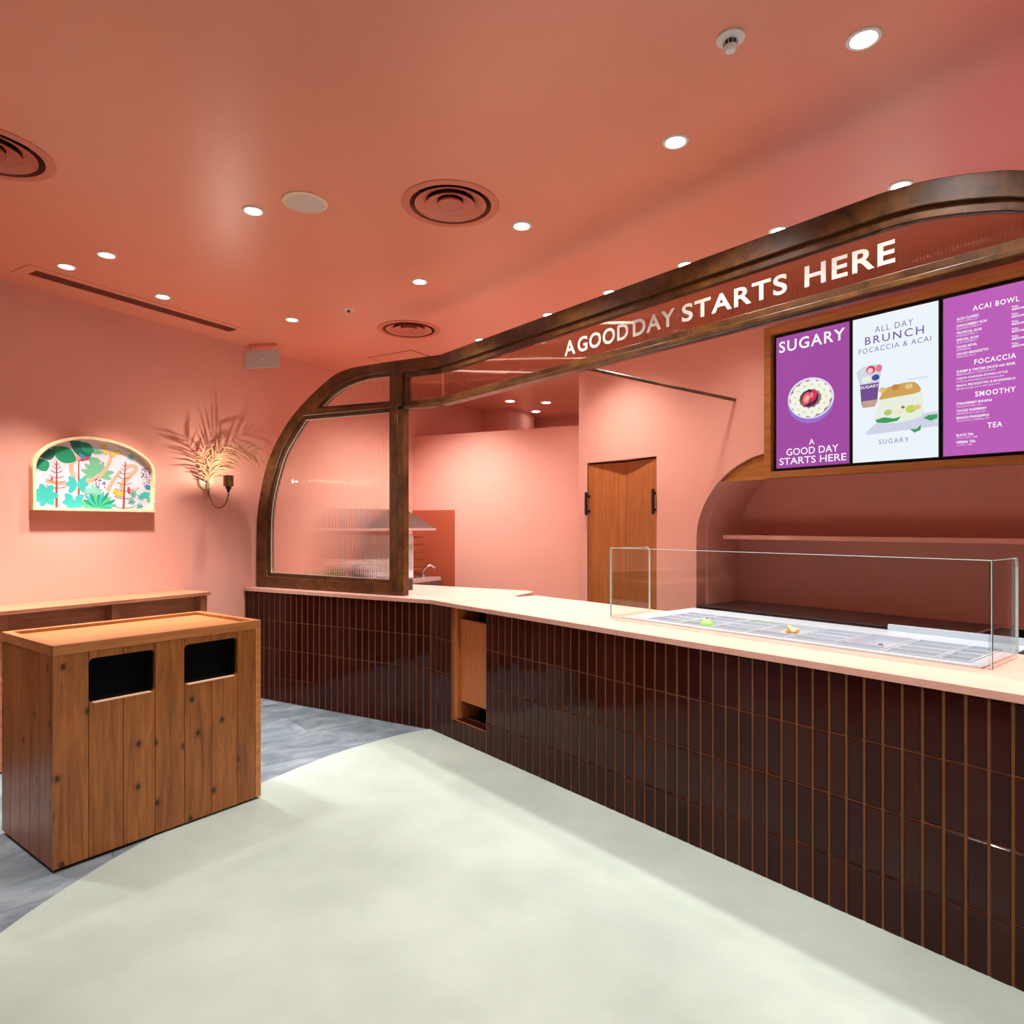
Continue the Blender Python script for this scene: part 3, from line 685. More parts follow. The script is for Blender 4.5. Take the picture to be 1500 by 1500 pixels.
def line(a, b, z, w_=None):
    put_text(s3, 'menu_text', a, -.666, z, .0135, TY, PT, width=w_, embolden=.022, res=2)
    put_text(s3, 'menu_text', b, -.666, z-.0150, .0105, TY, PT, embolden=.012, res=2, spacing=.9)
for k, (a, b, w_) in enumerate((('ACAI CLASSIC','アサイークラシック',.103),('CHOCOBERRY ACAI','チョコベリーアサイー',.138),('TROPICAL ACAI','トロピカルアサイー',.115),('SPECIAL ACAI','スペシャルアサイー',.100),('CACAO BOWL','カカオボウル',.095),('CACAO GRANDETTO','カカオグランデット',.145))):
    zz = 2.560-k*.0378; line(a, b, zz, w_)
    for q, tx in enumerate(('FULL','MEDIUM')):
        put_text(s3, 'menu_text', tx, -.420, zz+.006-.0135*q, .0100, TY, PT, embolden=.02, res=2)
for z, a, b, w_ in ((2.276,'SHRIMP & TARTAR SAUCE with BASIL','海老とタルタルソースのフォカッチャ',.262),(2.237,'CAJUN CHICKEN ETHNIC-STYLE','ケイジャンチキンのエスニックフォカッチャ',.228),(2.199,'PEACH, PROSCIUTTO, & MOZZARELLA','桃と生ハムとモッツァレラのフォカッチャ',.262),
                    (2.103,'STRAWBERRY BANANA','いちごバナナスムージー',.162),(2.065,'CACAO RASPBERRY','カカオラズベリースムージー',.138),(2.027,'MANGO PAINEAPPLE','マンゴーパイナップルスムージー',.148),
                    (1.934,'BLACK TEA','ストレートティー (H/I)',.079),(1.896,'HERBAL TEA','ハーブティー (H/I)',.088)):
    line(a, b, z, w_)

# ------------------------------------------------------------------ alcove shelf, back worktop, sink
sh = MB().box(-2.25, 1.55, DW+.20, DW+.545, 1.355, 1.385).build('alcove_shelf', M['paint'], bevel=.002); sh.location = O; sh.rotation_euler = (0,0,RC); tag(sh, 'long terracotta shelf inside the alcove above the steel counter', 'shelf')
bt = thing('steel_counter', 'stainless steel back counter with sink inside the alcove', 'counter', O, RC)
ZB = .868
MB().box(-2.335, -.62, DW-.01, DW+.54, ZB-.045, ZB).build('steel_top', M['steel_dark'], bt, bevel=.003)
MB().box(-.62, -.60, DW-.01, DW+.54, ZB-.045, ZB).box(-.60,1.12,DW-.01,DW+.05,ZB-.045,ZB).box(-.60,1.12,DW+.46,DW+.54,ZB-.045,ZB).box(.1,1.12,DW+.05,DW+.46,ZB-.045,ZB).build('sink_rim', M['steel'], bt, bevel=.002)
MB().box(-.60,-.59,DW+.05,DW+.46,ZB-.25,ZB-.002).box(.09,.1,DW+.05,DW+.46,ZB-.25,ZB-.002).box(-.59,.09,DW+.45,DW+.46,ZB-.25,ZB-.002).box(-.59,.09,DW+.05,DW+.06,ZB-.25,ZB-.002).box(-.6,.1,DW+.05,DW+.46,ZB-.26,ZB-.25).build('sink_basin', M['steel_dark'], bt)
MB().box(-2.30, 1.10, DW+.02, DW+.52, .1, ZB-.27).build('cabinet_body', M['steel_dark'], bt)
fc = thing('tap', 'chrome wall tap above the sink at the right', 'tap', C(-.22, DW+.555, 1.02), RC)
MB().lathe([(.0,0),(.022,0),(.022,-.012),(.012,-.018),(.012,-.06),(0,-.06)], 16, ax='y').build('body', M['chrome'], fc, True)
MB().tube(smooth_path([(0,-.05,0),(0,-.10,.03),(0,-.16,.02),(0,-.19,-.04)],5), .009, 10).build('spout', M['chrome'], fc, True)
MB().tube([(0,-.045,0),(0,-.045,.045)], .006, 8).box(-.03,.03,-.051,-.039,.045,.055).build('lever', M['chrome'], fc, True)
sp = thing('spray_tap', 'slim chrome spray head hanging beside the tap', 'tap', C(-.10, DW+.555, 1.12), RC)
MB().tube(smooth_path([(0,0,0),(0,-.05,.02),(.0,-.08,.06),(-.02,-.09,.12)],5), .007, 8).build('hose', M['chrome'], sp, True)
MB().lathe([(.0,.17),(.022,.17),(.02,.15),(.011,.11),(0,.11)], 14, c=(-.02,-.09,0)).build('spray_head', M['chrome'], sp, True)

# ------------------------------------------------------------------ cold table with pans
ct = thing('cold_table', 'stainless cold table top set into the worktop behind the glass', 'counter', O, RC)
ZC = .934
gx = [-1.80+.2055*k for k in range(8)]       # left edges of seven wide bays and one narrow
bays = [(gx[k], gx[k]+.195) for k in range(7)]+[(gx[7]-.006, gx[7]+.105)]
YA, YB, PITCH = .385, .795, .1025
m = MB().box(-1.94,-.205,.335,YA,ZT,ZC).box(-1.94,-.205,YB,1.01,ZT,ZC).box(-1.94,bays[0][0],YA,YB,ZT,ZC).box(bays[-1][1],-.205,YA,YB,ZT,ZC)
for (a, b), (c, d) in zip(bays[:-1], bays[1:]): m.box(b, c, YA, YB, ZT, ZC)
m.build('top_plate', M['steel_table'], ct)
MB().box(-1.94,-.205,.80,1.0,.1,ZT-.001).build('cabinet_body', M['steel'], ct)
MB().box(-.78,-.205,.985,1.012,ZC,ZC+.03).build('rear_upstand', M['steel_table'], ct, bevel=.002)
def pan_mesh(w, d, h, name):
    m = MB(); a, b = w/2, d/2; r = .007; t = .010
    def ring(i, z): return [(-a+i,-b+i,z),(a-i,-b+i,z),(a-i,b-i,z),(-a+i,b-i,z)]
    vs = ring(0,.001)+ring(0,.004)+ring(r,.004)+ring(t,-h)
    fs = []
    for q in range(3):
        for k in range(4): fs.append((q*4+k, q*4+(k+1)%4, q*4+4+(k+1)%4, q*4+4+k))
    fs.append((12,13,14,15)); m.add(vs, fs); me = m.mesh(name); me.materials.append(M['steel_table']); return me
pw = pan_mesh(.193,.100,.055,'food_pan'); pb = pan_mesh(.193,.305,.055,'food_pan'); ps = pan_mesh(.109,.100,.055,'food_pan')
for k, (a, b) in enumerate(bays):
    xm = (a+b)/2
    if k in (3, 5):
        p = C(xm, YA+PITCH*.5, ZC); o = inst(pw, 'food_pan', None, None, p, (0,0,RC)); tag(o, 'narrow empty steel pan at the front of a bay', 'food pan', 'food pans in the cold table')
        o['label'] = 'narrow steel pan in front of the pan holding '+('orange food' if k == 3 else 'the pink flower')
        p = C(xm, YA+PITCH*2.5, ZC); o = inst(pb, 'food_pan', None, None, p, (0,0,RC)); tag(o, 'large square steel pan holding '+('orange food' if k == 3 else 'the pink flower'), 'food pan', 'food pans in the cold table')
    else:
        for j in range(4):
            p = C(xm, YA+PITCH*(j+.5), ZC); o = inst(ps if k == 7 else pw, 'food_pan', None, None, p, (0,0,RC))
            row = ('front', 'second-row', 'third-row', 'rearmost')[j]; bay = ('leftmost', 'second', 'third', '', 'fifth', '', 'seventh')[k] if k < 7 else ''
            tag(o, (row+' short steel pan in the narrow bay at the right end' if k == 7 else row+' narrow steel pan in the '+bay+' bay of the cold table, from the left'), 'food pan', 'short food pans' if k == 7 else 'food pans in the cold table')
def mound(name, label, cat, s, d, cols, n, spread, r, z=.884):
    t = thing(name, label, cat, C(s, d, z), RC); random.seed(int(abs(s)*1000))
    for k in range(n):
        a = random.random()*6.28; q = random.random()**.5*spread; rr = r*random.uniform(.7,1.15)
        MB().sphere((q*math.cos(a)*1.6, q*math.sin(a)*.6, rr*.7+(spread-q)*1.5*random.random()+.004), rr, rr*.85, rr*.7, 10, 6).build('piece', cols[k%len(cols)], t, True)
    return t
gr = flat('lime_green', S(150,206,96), .35); ye = flat('pale_yellow', S(232,226,150), .4); pk = flat('petal_pink', S(222,130,150), .5); orr = flat('orange_food', S(226,160,110), .5); wh = flat('pale_white_food', S(236,232,224), .5); dk = flat('dark_seed', S(60,24,36), .6)
fr = thing('green_fruit', 'round pale green fruit lying in the cold table', 'fruit', C(-1.447,.436,.880), RC)
MB().sphere((0,0,.044), .040, .036, .044, 18, 12).build('flesh', gr, fr, True); MB().tube([(0,0,.086),(.003,0,.096)], .003, 6).build('stem', dk, fr)
mound('sliced_fruit', 'pale yellow cut pieces beside the round green fruit', 'food', -1.536, .436, [ye, wh], 10, .022, .014)
mound('pink_food', 'pink flowery pieces behind the round green fruit', 'food', -1.50, .744, [pk, wh, pk], 18, .036, .013)
mound('green_food', 'pale green heap at the back of the cold table', 'food', -1.338, .744, [gr, ye], 14, .02, .017)
mound('white_food', 'white crumbly heap right of the pale green heap', 'food', -1.244, .744, [wh], 14, .022, .014)
mound('orange_food', 'orange pieces in the square pan', 'food', -1.085, .64, [orr, ye, orr], 22, .045, .017)
fw = thing('pink_flower', 'pale pink flower lying in a square pan', 'flower', C(-.675,.64,.884), RC); fw.scale = (1.5,1.5,2.0)
for k in range(9):
    a = 2*PI*k/9; c_, s_ = math.cos(a), math.sin(a)
    MB().add([(0,0,.004),(.03*c_-.012*s_,.03*s_+.012*c_,.014),(.06*c_,.06*s_,.008),(.03*c_+.012*s_,.03*s_-.012*c_,.014),(.03*c_,.03*s_,.002)], [(0,1,4),(1,2,4),(2,3,4),(3,0,4),(0,3,2,1)]).build('petal', pk, fw, True)
MB().sphere((0,0,.012), .009, .009, .007, 10, 6).build('centre', dk, fw, True)

# ------------------------------------------------------------------ glass food case
gc = thing('glass_case', 'clear glass sneeze guard standing around the food pans', 'glass guard', O, RC)
GX0, GX1, GY0, GY1, GZ = -2.024, -.174, .330, .675, 1.325
th = .012
p = MB().box(GX0, GX1, GY0, GY0+th, ZT+.001, GZ).build('front_pane', M['clear'], gc)
MB().box(GX0, GX1, GY0+.001, GY0+th-.001, GZ, GZ+.0022).build('top_edge', M['glass_edge'], p)
MB().box(GX0-.002, GX0, GY0, GY0+th, ZT+.001, GZ+.002).build('side_edge', M['glass_edge'], p)
MB().box(GX1, GX1+.002, GY0-.001, GY0+.001, ZT+.001, GZ+.002).build('front_arris', M['glass_edge'], p)
MB().box(GX1, GX1+.0025, GY0+.001, GY0+th, ZT+.001, GZ+.002).build('side_edge', M['glass_edge_teal'], p)
for sx, nm_ in ((GX0+.0005, 'side_pane'), (GX1-th-.0005, 'side_pane')):
    prof = [(GY0+th+.001,ZT+.001),(GY1,ZT+.001)]+[(GY1-.035+.035*math.cos(a), GZ-.035+.035*math.sin(a)) for a in [k*PI/12 for k in range(7)]]+[(GY0+th+.001,GZ)]
    q = MB(); q.prism(prof, sx, sx+th, lambda a,b,c: (c,a,b)); po = q.build(nm_, M['clear'], gc)
    e = MB(); pr_ = prof[1:]
    for (a, b), (c, d) in zip(pr_[:-1], pr_[1:]):
        e.add([(sx+.001,a,b),(sx+th-.001,a,b),(sx+th-.001,c,d),(sx+.001,c,d)], [(0,1,2,3)])
    eo = e.build('edge', M['glass_edge'], po); so_ = eo.modifiers.new('s','SOLIDIFY'); so_.thickness = .002; so_.offset = 1

# ------------------------------------------------------------------ litter bin
bn = thing('litter_bin', 'knotty cedar litter cabinet with two square openings and a tray top', 'litter bin', (-1.911,2.756,0), math.atan2(.802,.597))
BW, BD, BH = .96, .622, .952
cuts = [0,.135,.2746,.414,.5514,.6885,.8267,.9275]
g_ = .0012; ZP0, ZP1 = .016, .908
for k in range(7):
    a, b = cuts[k]+(g_ if k else 0), cuts[k+1]-g_
    if k in (1,2,4,5):
        r = .018; zl, zh = .682, .877
        lft = k in (1,4)
        # lower plank with a rounded notch corner, upper plank piece
        if lft: poly = [(a,ZP0),(b,ZP0),(b,zl),(a+r,zl)]+[(a+r-r*math.sin(t), zl+r-r*math.cos(t)) for t in (.4,.8,1.2,1.5)]
        else: poly = [(a,ZP0),(b,ZP0)]+[(b-r+r*math.sin(t), zl+r-r*math.cos(t)) for t in (1.5,1.2,.8,.4)]+[(b-r,zl),(a,zl)]
        q = MB(); q.prism(poly, 0, .024, lambda x,y,z: (x,z,y)); q.build('plank', M['bin_wood'], bn, bevel=.0012)
        if lft: poly = [(a,ZP1),(b,ZP1),(b,zh),(a+r,zh)]+[(a+r-r*math.sin(t), zh-r+r*math.cos(t)) for t in (.4,.8,1.2,1.5)]
        else: poly = [(a,ZP1),(b,ZP1)]+[(b-r+r*math.sin(t), zh-r+r*math.cos(t)) for t in (1.5,1.2,.8,.4)]+[(b-r,zh),(a,zh)]
        q = MB(); q.prism(poly, 0, .024, lambda x,y,z: (x,z,y)); q.build('plank', M['bin_wood'], bn, bevel=.0012)
    else:
        MB().box(a, b, 0, .024, ZP0, ZP1).build('plank', M['bin_wood'], bn, bevel=.0012)
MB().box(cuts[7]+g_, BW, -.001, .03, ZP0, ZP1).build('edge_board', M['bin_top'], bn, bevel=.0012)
for k in range(5):
    MB().box(0, .022, .026+k*.119+(.001 if k else 0), .026+(k+1)*.119-.001, ZP0, ZP1).build('side_plank', M['bin_wood'], bn, bevel=.0012)
    MB().box(BW-.022, BW, .031+k*.118+(.001 if k else 0), .031+(k+1)*.118-.001, ZP0, ZP1).build('side_plank', M['bin_wood'], bn, bevel=.0012)
MB().box(.022, BW-.022, BD-.02, BD, ZP0, ZP1).build('back_panel', M['bin_wood'], bn)
MB().box(.03, BW-.03, .03, BD-.03, 0, ZP0).build('plinth', M['dark'], bn)
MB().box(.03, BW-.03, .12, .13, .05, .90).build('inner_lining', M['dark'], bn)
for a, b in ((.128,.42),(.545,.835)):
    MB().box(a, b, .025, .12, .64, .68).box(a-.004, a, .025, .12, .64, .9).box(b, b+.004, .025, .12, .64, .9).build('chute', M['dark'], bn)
TR = .034
for a, b in ((.137,.412),(.553,.825)): MB().box(a+.016, b-.016, -.0015, .024, .680, .6845).build('opening_highlight', M['bin_highlight'], bn)  # painted highlight strip along the bottom of each opening
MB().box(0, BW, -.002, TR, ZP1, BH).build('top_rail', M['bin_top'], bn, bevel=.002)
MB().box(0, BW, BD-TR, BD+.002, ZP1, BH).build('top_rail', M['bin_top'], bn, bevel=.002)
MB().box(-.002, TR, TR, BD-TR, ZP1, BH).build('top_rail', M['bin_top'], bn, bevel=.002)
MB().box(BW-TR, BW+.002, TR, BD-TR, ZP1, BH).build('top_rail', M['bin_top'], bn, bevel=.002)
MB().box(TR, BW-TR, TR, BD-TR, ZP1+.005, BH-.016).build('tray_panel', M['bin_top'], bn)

# ------------------------------------------------------------------ wall bench ledge (back of the bench seating)
lg = thing('bench_ledge', 'reddish wooden ledge cabinet fixed along the left wall behind the bin', 'ledge', A, RW)
# local y negative = into the room
MB().box(-3.2, -.645, -.365, -.004, .930, .955).build('top_board', M['ledge_wood'], lg, bevel=.002)
MB().box(-3.2, -.70, -.25, -.235, .06, .930).build('back_board', M['ledge_wood'], lg)
for x in (-.71, -1.355, -2.0, -2.65):
    MB().box(x, x+.055, -.335, -.25, .01, .929).build('upright', M['ledge_wood'], lg, bevel=.0015)
MB().box(-.70, -.66, -.25, -.01, .01, .929).build('end_panel', M['ledge_wood'], lg)
MB().box(-3.2, -.66, -.235, -.22, .0, .06).build('plinth', M['dark'], lg)

# ------------------------------------------------------------------ arched picture
pc = thing('arched_picture', 'arched pale timber frame with a painted jungle print on the left wall', 'picture', A, RW)
px0, px1, pz0 = -1.700, -.890, 1.553
arcp = smooth_path([(px1,1.86),(-.905,1.905),(-.955,1.962),(-1.06,2.022),(-1.18,2.056),(-1.30,2.067),(-1.40,2.064),(-1.51,2.036),(-1.60,1.990),(-1.665,1.928),(-1.694,1.87),(px0,1.83)], 4)
po_ = [(px0,pz0),(px1,pz0)]+arcp
pi_ = offset_poly(po_, -.020)
filled('picture_frame', po_, [pi_], -.055, -.002, M['picture_wood'], pc, .003)
filled('print', offset_poly(pi_, .003), [], -.022, -.015, flat('print_paper', (.60,.57,.61,1), .5), pc)
PYY = -.0225
pcols = {k: flat('print_'+k, (c[0]*.72,c[1]*.72,c[2]*.72,1), .55) for k, c in dict(teal=S(64,196,184), jade=S(20,160,112), mint=S(140,214,186), deep=S(14,120,104), brown=S(168,84,58), peach=S(248,184,148), yellow=S(246,206,70), plum=S(118,30,118), red=S(220,60,70), blue=S(50,160,210), lime=S(90,204,150), sage=S(120,196,150)).items()}
cnt = [0]
def U(u, v):       # print coordinates 0..1500 x 0..1091 (as seen) to wall coordinates
    return (px0+.01+(u-130)/(1345-130)*(px1-px0-.015), pz0+(885-v)/(885-135)*(2.067-pz0))
def shape(name, pts, col, sm=0):
    cnt[0] += 1; y = PYY-.0000125*cnt[0]
    q = [U(*p) for p in pts]
    if sm: q = smooth_path(q+[q[0]], sm)[:-1]
    m_ = MB(); m_.prism(q, y-.00025, y, lambda a,b,c: (a,c,b)); return m_.build(name, pcols[col], pc)
def stroke(name, pts, w0, w1, col):
    cs = smooth_path(pts, 5); n = len(cs); l = []; r = []
    for i, c in enumerate(cs):
        a = Vector(cs[max(i-1,0)]); b = Vector(cs[min(i+1,n-1)]); d = (b-a).normalized(); w_ = (w0+(w1-w0)*i/(n-1))/2
        l.append((c[0]-d.y*w_, c[1]+d.x*w_)); r.append((c[0]+d.y*w_, c[1]-d.x*w_))
    return shape(name, l+r[::-1], col)
def leaf(cx_, cy_, ln, wd2, ang, col, name='leaf'):
    ca, sa = math.cos(ang), math.sin(ang); pts = [(0,0),(.3,.8),(.6,1),(.85,.6),(1,0),(.85,-.6),(.6,-1),(.3,-.8)]
    return shape(name, [(cx_+a*ln*ca-b*wd2*sa, cy_+a*ln*sa+b*wd2*ca) for a, b in pts], col, 2)
def palm(cx_, cy_, ln, wd2, col, n=7, a0=-PI, a1=0, name='leaf'):
    for k in range(n): leaf(cx_, cy_, ln*random.uniform(.85,1.1), wd2, a0+(a1-a0)*k/(n-1), col, name)
random.seed(3)
palm(745,500,170,26,'sage',9,-PI-.3,.3)
leaf(620,260,190,28,.1,'sage'); leaf(600,340,190,24,.15,'sage'); leaf(560,360,200,24,PI-.1,'sage')
stroke('flamingo_neck', [(520,560),(490,480),(500,400),(560,330),(560,240)], 44, 36, 'peach')
stroke('flamingo_neck', [(640,590),(740,540),(830,450),(880,340),(880,250)], 40, 34, 'peach')
stroke('flamingo_neck', [(850,670),(910,560),(990,450)], 44, 30, 'peach')
stroke('flamingo_neck', [(1010,690),(1010,590),(1090,500),(1165,420),(1120,390),(1040,410)], 52, 36, 'peach')
stroke('flamingo_neck', [(250,590),(340,610),(440,612)], 34, 40, 'peach'); stroke('flamingo_neck', [(1080,680),(1190,620)], 34, 20, 'peach')
for (x, y0, y1, w_) in ((350,860,400,26),(560,720,370,22),(1030,865,350,26)):
    stroke('tree_trunk', [(x-10 if x > 1000 else x, y0),(x,(y0+y1)/2),(x+10 if x > 1000 else x, y1)], w_, w_*.4, 'brown')
for x, ys in ((350,(420,450,490,540,590,640)), (1030,(380,420,460,510,570,640,720,820))):
    for k, y_ in enumerate(ys):
        L_ = 25+k*14
        stroke('branch', [(x-L_,y_),(x-L_*.5,y_+18),(x,y_+22),(x+L_*.5,y_+18),(x+L_,y_)], 6, 6, 'brown')
leaf(190,390,130,60,1.0,'jade'); leaf(300,270,260,78,.45,'jade'); leaf(470,190,250,70,.55,'deep'); leaf(560,200,170,50,.5,'jade'); leaf(200,370,150,55,-.4,'deep')
for a in (0,.9,1.9,2.7,3.5,4.3,5.3): leaf(250,735,120,34,a,'teal')
for a in (-.1,.6,2.4,3.2,3.9,5.6): leaf(545,620,115,28,a,'teal')
for a in (-.6,.3,1.0,2.2,3.0,3.8): leaf(515,785,115,32,a,'teal')
for k in range(13): leaf(760,850,random.uniform(150,210),20,-PI-.05+k*(PI+.1)/12,['jade','lime','jade','teal'][k%4])
for k in range(9): leaf(700,700,random.uniform(60,120),14,-PI+.1+k*(PI-.2)/8,'mint')
leaf(1330,680,130,34,PI-.2,'teal'); leaf(1335,760,60,30,PI+.5,'teal'); leaf(1330,620,80,28,PI+.3,'blue')
for cx_, cy_ in ((1105,300),(1200,820),(1110,770),(1215,720),(1130,690)):
    for k in range(7): leaf(cx_, cy_, 45, 6, k*.9, 'teal' if cy_ > 400 else 'lime')
for cx_, cy_ in ((815,215),(830,270),(910,290),(965,260),(930,670),(990,700),(960,690)): shape('flower', [(cx_+34*math.cos(k*PI/4)*(1 if k%2 else .75), cy_+24*math.sin(k*PI/4)) for k in range(8)], 'yellow')
for k in range(36):
    u_ = random.random(); shape('berry', [(q[0],q[1]) for q in [(1210+u_*110+6*math.cos(a), 370+random.Random(k).random()*(150+110*u_)+u_*40+9*math.sin(a)) for a in (0,1.57,3.14,4.71)]], 'plum')
for k in range(16):
    r_ = random.Random(k+90); bx_, by_ = 770+(r_.random()-.5)*110, 545+r_.random()*100; shape('berry', [(bx_+7*math.cos(a), by_+9*math.sin(a)) for a in (0,1.57,3.14,4.71)], 'plum')
leaf(560,375,120,16,-.35,'red','parrot'); leaf(555,300,90,16,.7,'blue','parrot'); leaf(1085,690,80,16,-1.75,'red','parrot'); leaf(300,600,44,10,-1.4,'red','parrot')

# ------------------------------------------------------------------ wall sconce and dried palm
sc_ = thing('sconce_lamp', 'bronze swan-neck wall lamp with a cup shade beside the picture', 'wall lamp', W(-.447,0,1.81), RW)
MB().lathe([(.0,-.028),(.055,-.028),(.064,-.022),(.066,-.001),(.0,-.001)], 32, ax='y').build('mounting_plate', flat('cream_plate', S(206,186,160), .5), sc_, True)
arm = smooth_path([(0,-.025,-.01),(0,-.05,-.09),(.0,-.10,-.175),(0,-.17,-.212),(0,-.25,-.19),(0,-.295,-.125),(0,-.30,-.085)], 6)
MB().tube(arm, .0055, 10).build('arm', M['brass'], sc_, True)
MB().lathe([(.0,-.09),(.012,-.09),(.012,-.07),(.022,-.066),(.022,-.045),(.0,-.045)], 20, c=(0,-.30,0)).build('socket', M['black'], sc_, True)
MB().lathe([(.0,-.045),(.037,-.045),(.038,-.042),(.038,.040),(.035,.040),(.035,-.04),(.0,-.04)], 28, c=(0,-.30,0)).build('cup_shade', M['brass'], sc_, True)
MB().sphere((0,-.30,.022), .016, nu=14, nv=8).build('bulb', flat('bulb', (1,1,1,1), .4, emis=(1,.9,.78,1), es=20), sc_, True)
pl_ = bpy.data.lights.new('sconce_bulb', 'POINT'); pl_.energy = 5.2; pl_.color = (1,.88,.74); pl_.shadow_soft_size = .010
po2 = bpy.data.objects.new('lamp_light', pl_); COL.objects.link(po2); po2.parent = sc_; po2.location = (0,-.30,.052)

def frond(label, pts, n, ll, w_, curl, seed, both=True):
    """one dried palm leaf: a rachis with pairs of narrow leaflets"""
    rnd = random.Random(seed)
    t = thing('dried_palm_frond', label, 'dried leaf', W(-.447,0,1.81), RW, 'dried palm fronds on the sconce')
    cs = smooth_path(pts, 8); MB().tube(cs, .004, 6, .0012).build('stalk', M['palm'], t, True)
    for k in range(n):
        f_ = .25+.75*k/n; i = int(f_*(len(cs)-1)); p = Vector(cs[i]); d = (Vector(cs[min(i+1,len(cs)-1)])-Vector(cs[max(i-1,0)])).normalized()
        for sd in (-1, 1):
            side = d.cross(Vector((0,1,0))).normalized()*sd
            dr_ = (side*(.8)+d*rnd.uniform(.7,1.1)+Vector((0,rnd.uniform(-.45,.25),rnd.uniform(-.2,.1)))).normalized()
            L_ = ll*(1-.55*abs(f_-.55))*rnd.uniform(.8,1.1); nrm = dr_.cross(Vector((rnd.uniform(-.4,.4),1,rnd.uniform(-.3,.3)))).normalized()
            droop = Vector((0,0,-curl*L_))
            a = p; b = p+dr_*L_*.45+droop*.2; c_ = p+dr_*L_+droop
            hw = nrm*w_*.5; th_ = dr_.cross(nrm).normalized()*.0006
            vs = [a-hw*.4, a+hw*.4, b+hw, c_, b-hw]; vs2 = [v+th_ for v in vs]
            MB().add(vs+vs2, [(0,1,2,4),(4,2,3),(6,5,9,7),(7,9,8),(0,5,6,1),(1,6,7,2),(2,7,8,3),(3,8,9,4),(4,9,5,0)]).build('leaflet', M['palm'], t)
frond('dried palm frond arching over to the right towards the window', [(.0,-.035,-.13),(.0,-.045,0),(.03,-.07,.10),(.10,-.10,.20),(.22,-.13,.275),(.38,-.16,.28)], 20, .19, .011, .35, 1)
frond('dried palm frond curling upright above the sconce plate', [(-.015,-.035,-.15),(-.01,-.05,0),(-.01,-.08,.12),(.02,-.11,.22),(.07,-.15,.30)], 17, .16, .011, .25, 2)
frond('dried palm frond leaning left of the sconce plate', [(.015,-.035,-.12),(.0,-.05,0),(-.04,-.07,.10),(-.08,-.10,.18),(-.11,-.13,.23)], 14, .15, .011, .25, 5)

# ------------------------------------------------------------------ ceiling fittings
def vent(x, y, r, label):
    t = thing('round_vent', label, 'air vent', (x,y,CEIL), 0, 'round ceiling vents'); k = r/.235
    MB().lathe([(.196*k,.001),(.196*k,-.004),(.230*k,-.005),(.235*k,-.003),(.235*k,.001)], 56, close=True).build('flange', M['metal_pink'], t, True)
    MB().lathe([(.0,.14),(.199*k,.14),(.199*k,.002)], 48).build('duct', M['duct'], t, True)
    for a, b in ((.172,.116),(.118,.062),(.064,.0)):
        prof = [(max(b,.001)*k,.022),(a*k*.86,.012),(a*k,-.002),(a*k,-.004),(a*k*.84,.008),(max(b,.001)*k,.019)]
        MB().lathe(prof, 48, close=True).build('cone_ring', M['metal_pink'], t, True)
for v_ in VENTS: vent(*v_)
spk = thing('ceiling_speaker', 'round cream ceiling speaker with a grey grille', 'speaker', (-.989,3.165,CEIL))
MB().lathe([(.090,0),(.090,-.008),(.100,-.008),(.105,-.004),(.105,0)], 48, close=True).build('rim', flat('cream_rim', S(236,210,176), .5), spk, True)
MB().lathe([(0,-.006),(.091,-.006)], 40).build('grille', flat('speaker_grille', S(206,196,186), .7), spk)
sd = thing('smoke_detector', 'white smoke detector on the ceiling at the top', 'smoke detector', (.693,2.10,CEIL))
MB().lathe([(0,0),(.044,0),(.044,-.006),(.036,-.012),(.026,-.014),(0,-.014)], 32).build('base', M['white'], sd, True)
MB().lathe([(.020,-.014),(.020,-.030)], 24).build('vent_cage', M['duct'], sd, True)
for k in range(10):
    a = 2*PI*k/10; MB().box(-.0012,.0012,.0195,.0225,-.032,-.013).build('cage_bar', M['white'], sd).rotation_euler = (0,0,a)
MB().lathe([(0,-.044),(.014,-.044),(.021,-.038),(.023,-.030),(0,-.030)], 24).build('cap', M['white'], sd, True)
sk = thing('sprinkler', 'small white ceiling sprinkler with a dark centre', 'sprinkler', (-1.169,4.743,CEIL))
MB().lathe([(.016,0),(.016,-.004),(.034,-.004),(.037,0)], 24, close=True).build('rosette', M['white'], sk, True)
MB().lathe([(0,0),(.013,0),(.013,-.014),(.009,-.02),(0,-.02)], 16).build('head', M['steel_dark'], sk, True)
sl = thing('slot_vent', 'long narrow slot vent in the ceiling along the left wall', 'air vent', A, RW)
# local y negative = into the room
m = MB().box(-1.88,-.36,-.43,-.372,CEIL-.004,CEIL).box(-1.88,-.36,-.256,-.20,CEIL-.004,CEIL).box(-1.88,-1.815,-.372,-.256,CEIL-.004,CEIL).box(-.413,-.36,-.372,-.256,CEIL-.004,CEIL)
m.build('flange', M['paint_ceiling'], sl)
MB().box(-1.83,-.40,-.385,-.243,CEIL+.125,CEIL+.14).build('slot', flat('slot_dark', S(112,52,36), .8), sl)
for k in range(6): MB().box(-1.815,-.413,-.364+k*.019,-.354+k*.019,CEIL-.002,CEIL+.02).build('blade', flat('blade', S(120,58,40), .6), sl)
pd = thing('plate_sign', 'blank pale plate sign hanging from the ceiling in the corner', 'sign', (-2.118,5.63,0), math.radians(-10))
MB().box(-.115,.115,-.02,.02,CEIL-.016,CEIL).build('bracket', M['metal_pink'], pd)
MB().box(-.155,.155,-.014,.0,CEIL-.205,CEIL-.055).build('plate', M['grey_white'], pd, bevel=.003)
MB().box(-.02,.02,-.017,-.012,CEIL-.135,CEIL-.130).build('catch', M['white'], pd)
for x in (-.08,.08): MB().box(x-.004,x+.004,-.009,-.005,CEIL-.056,CEIL-.015).build('hanger', M['steel'], pd)
ht = thing('ceiling_hatch', 'thin outlined access hatch in the ceiling near the arched window', 'hatch', A, RW)
MB().box(.775,1.30,-1.14,-.64,CEIL-.0015,CEIL).build('hatch_lid', M['paint_ceiling'], ht)
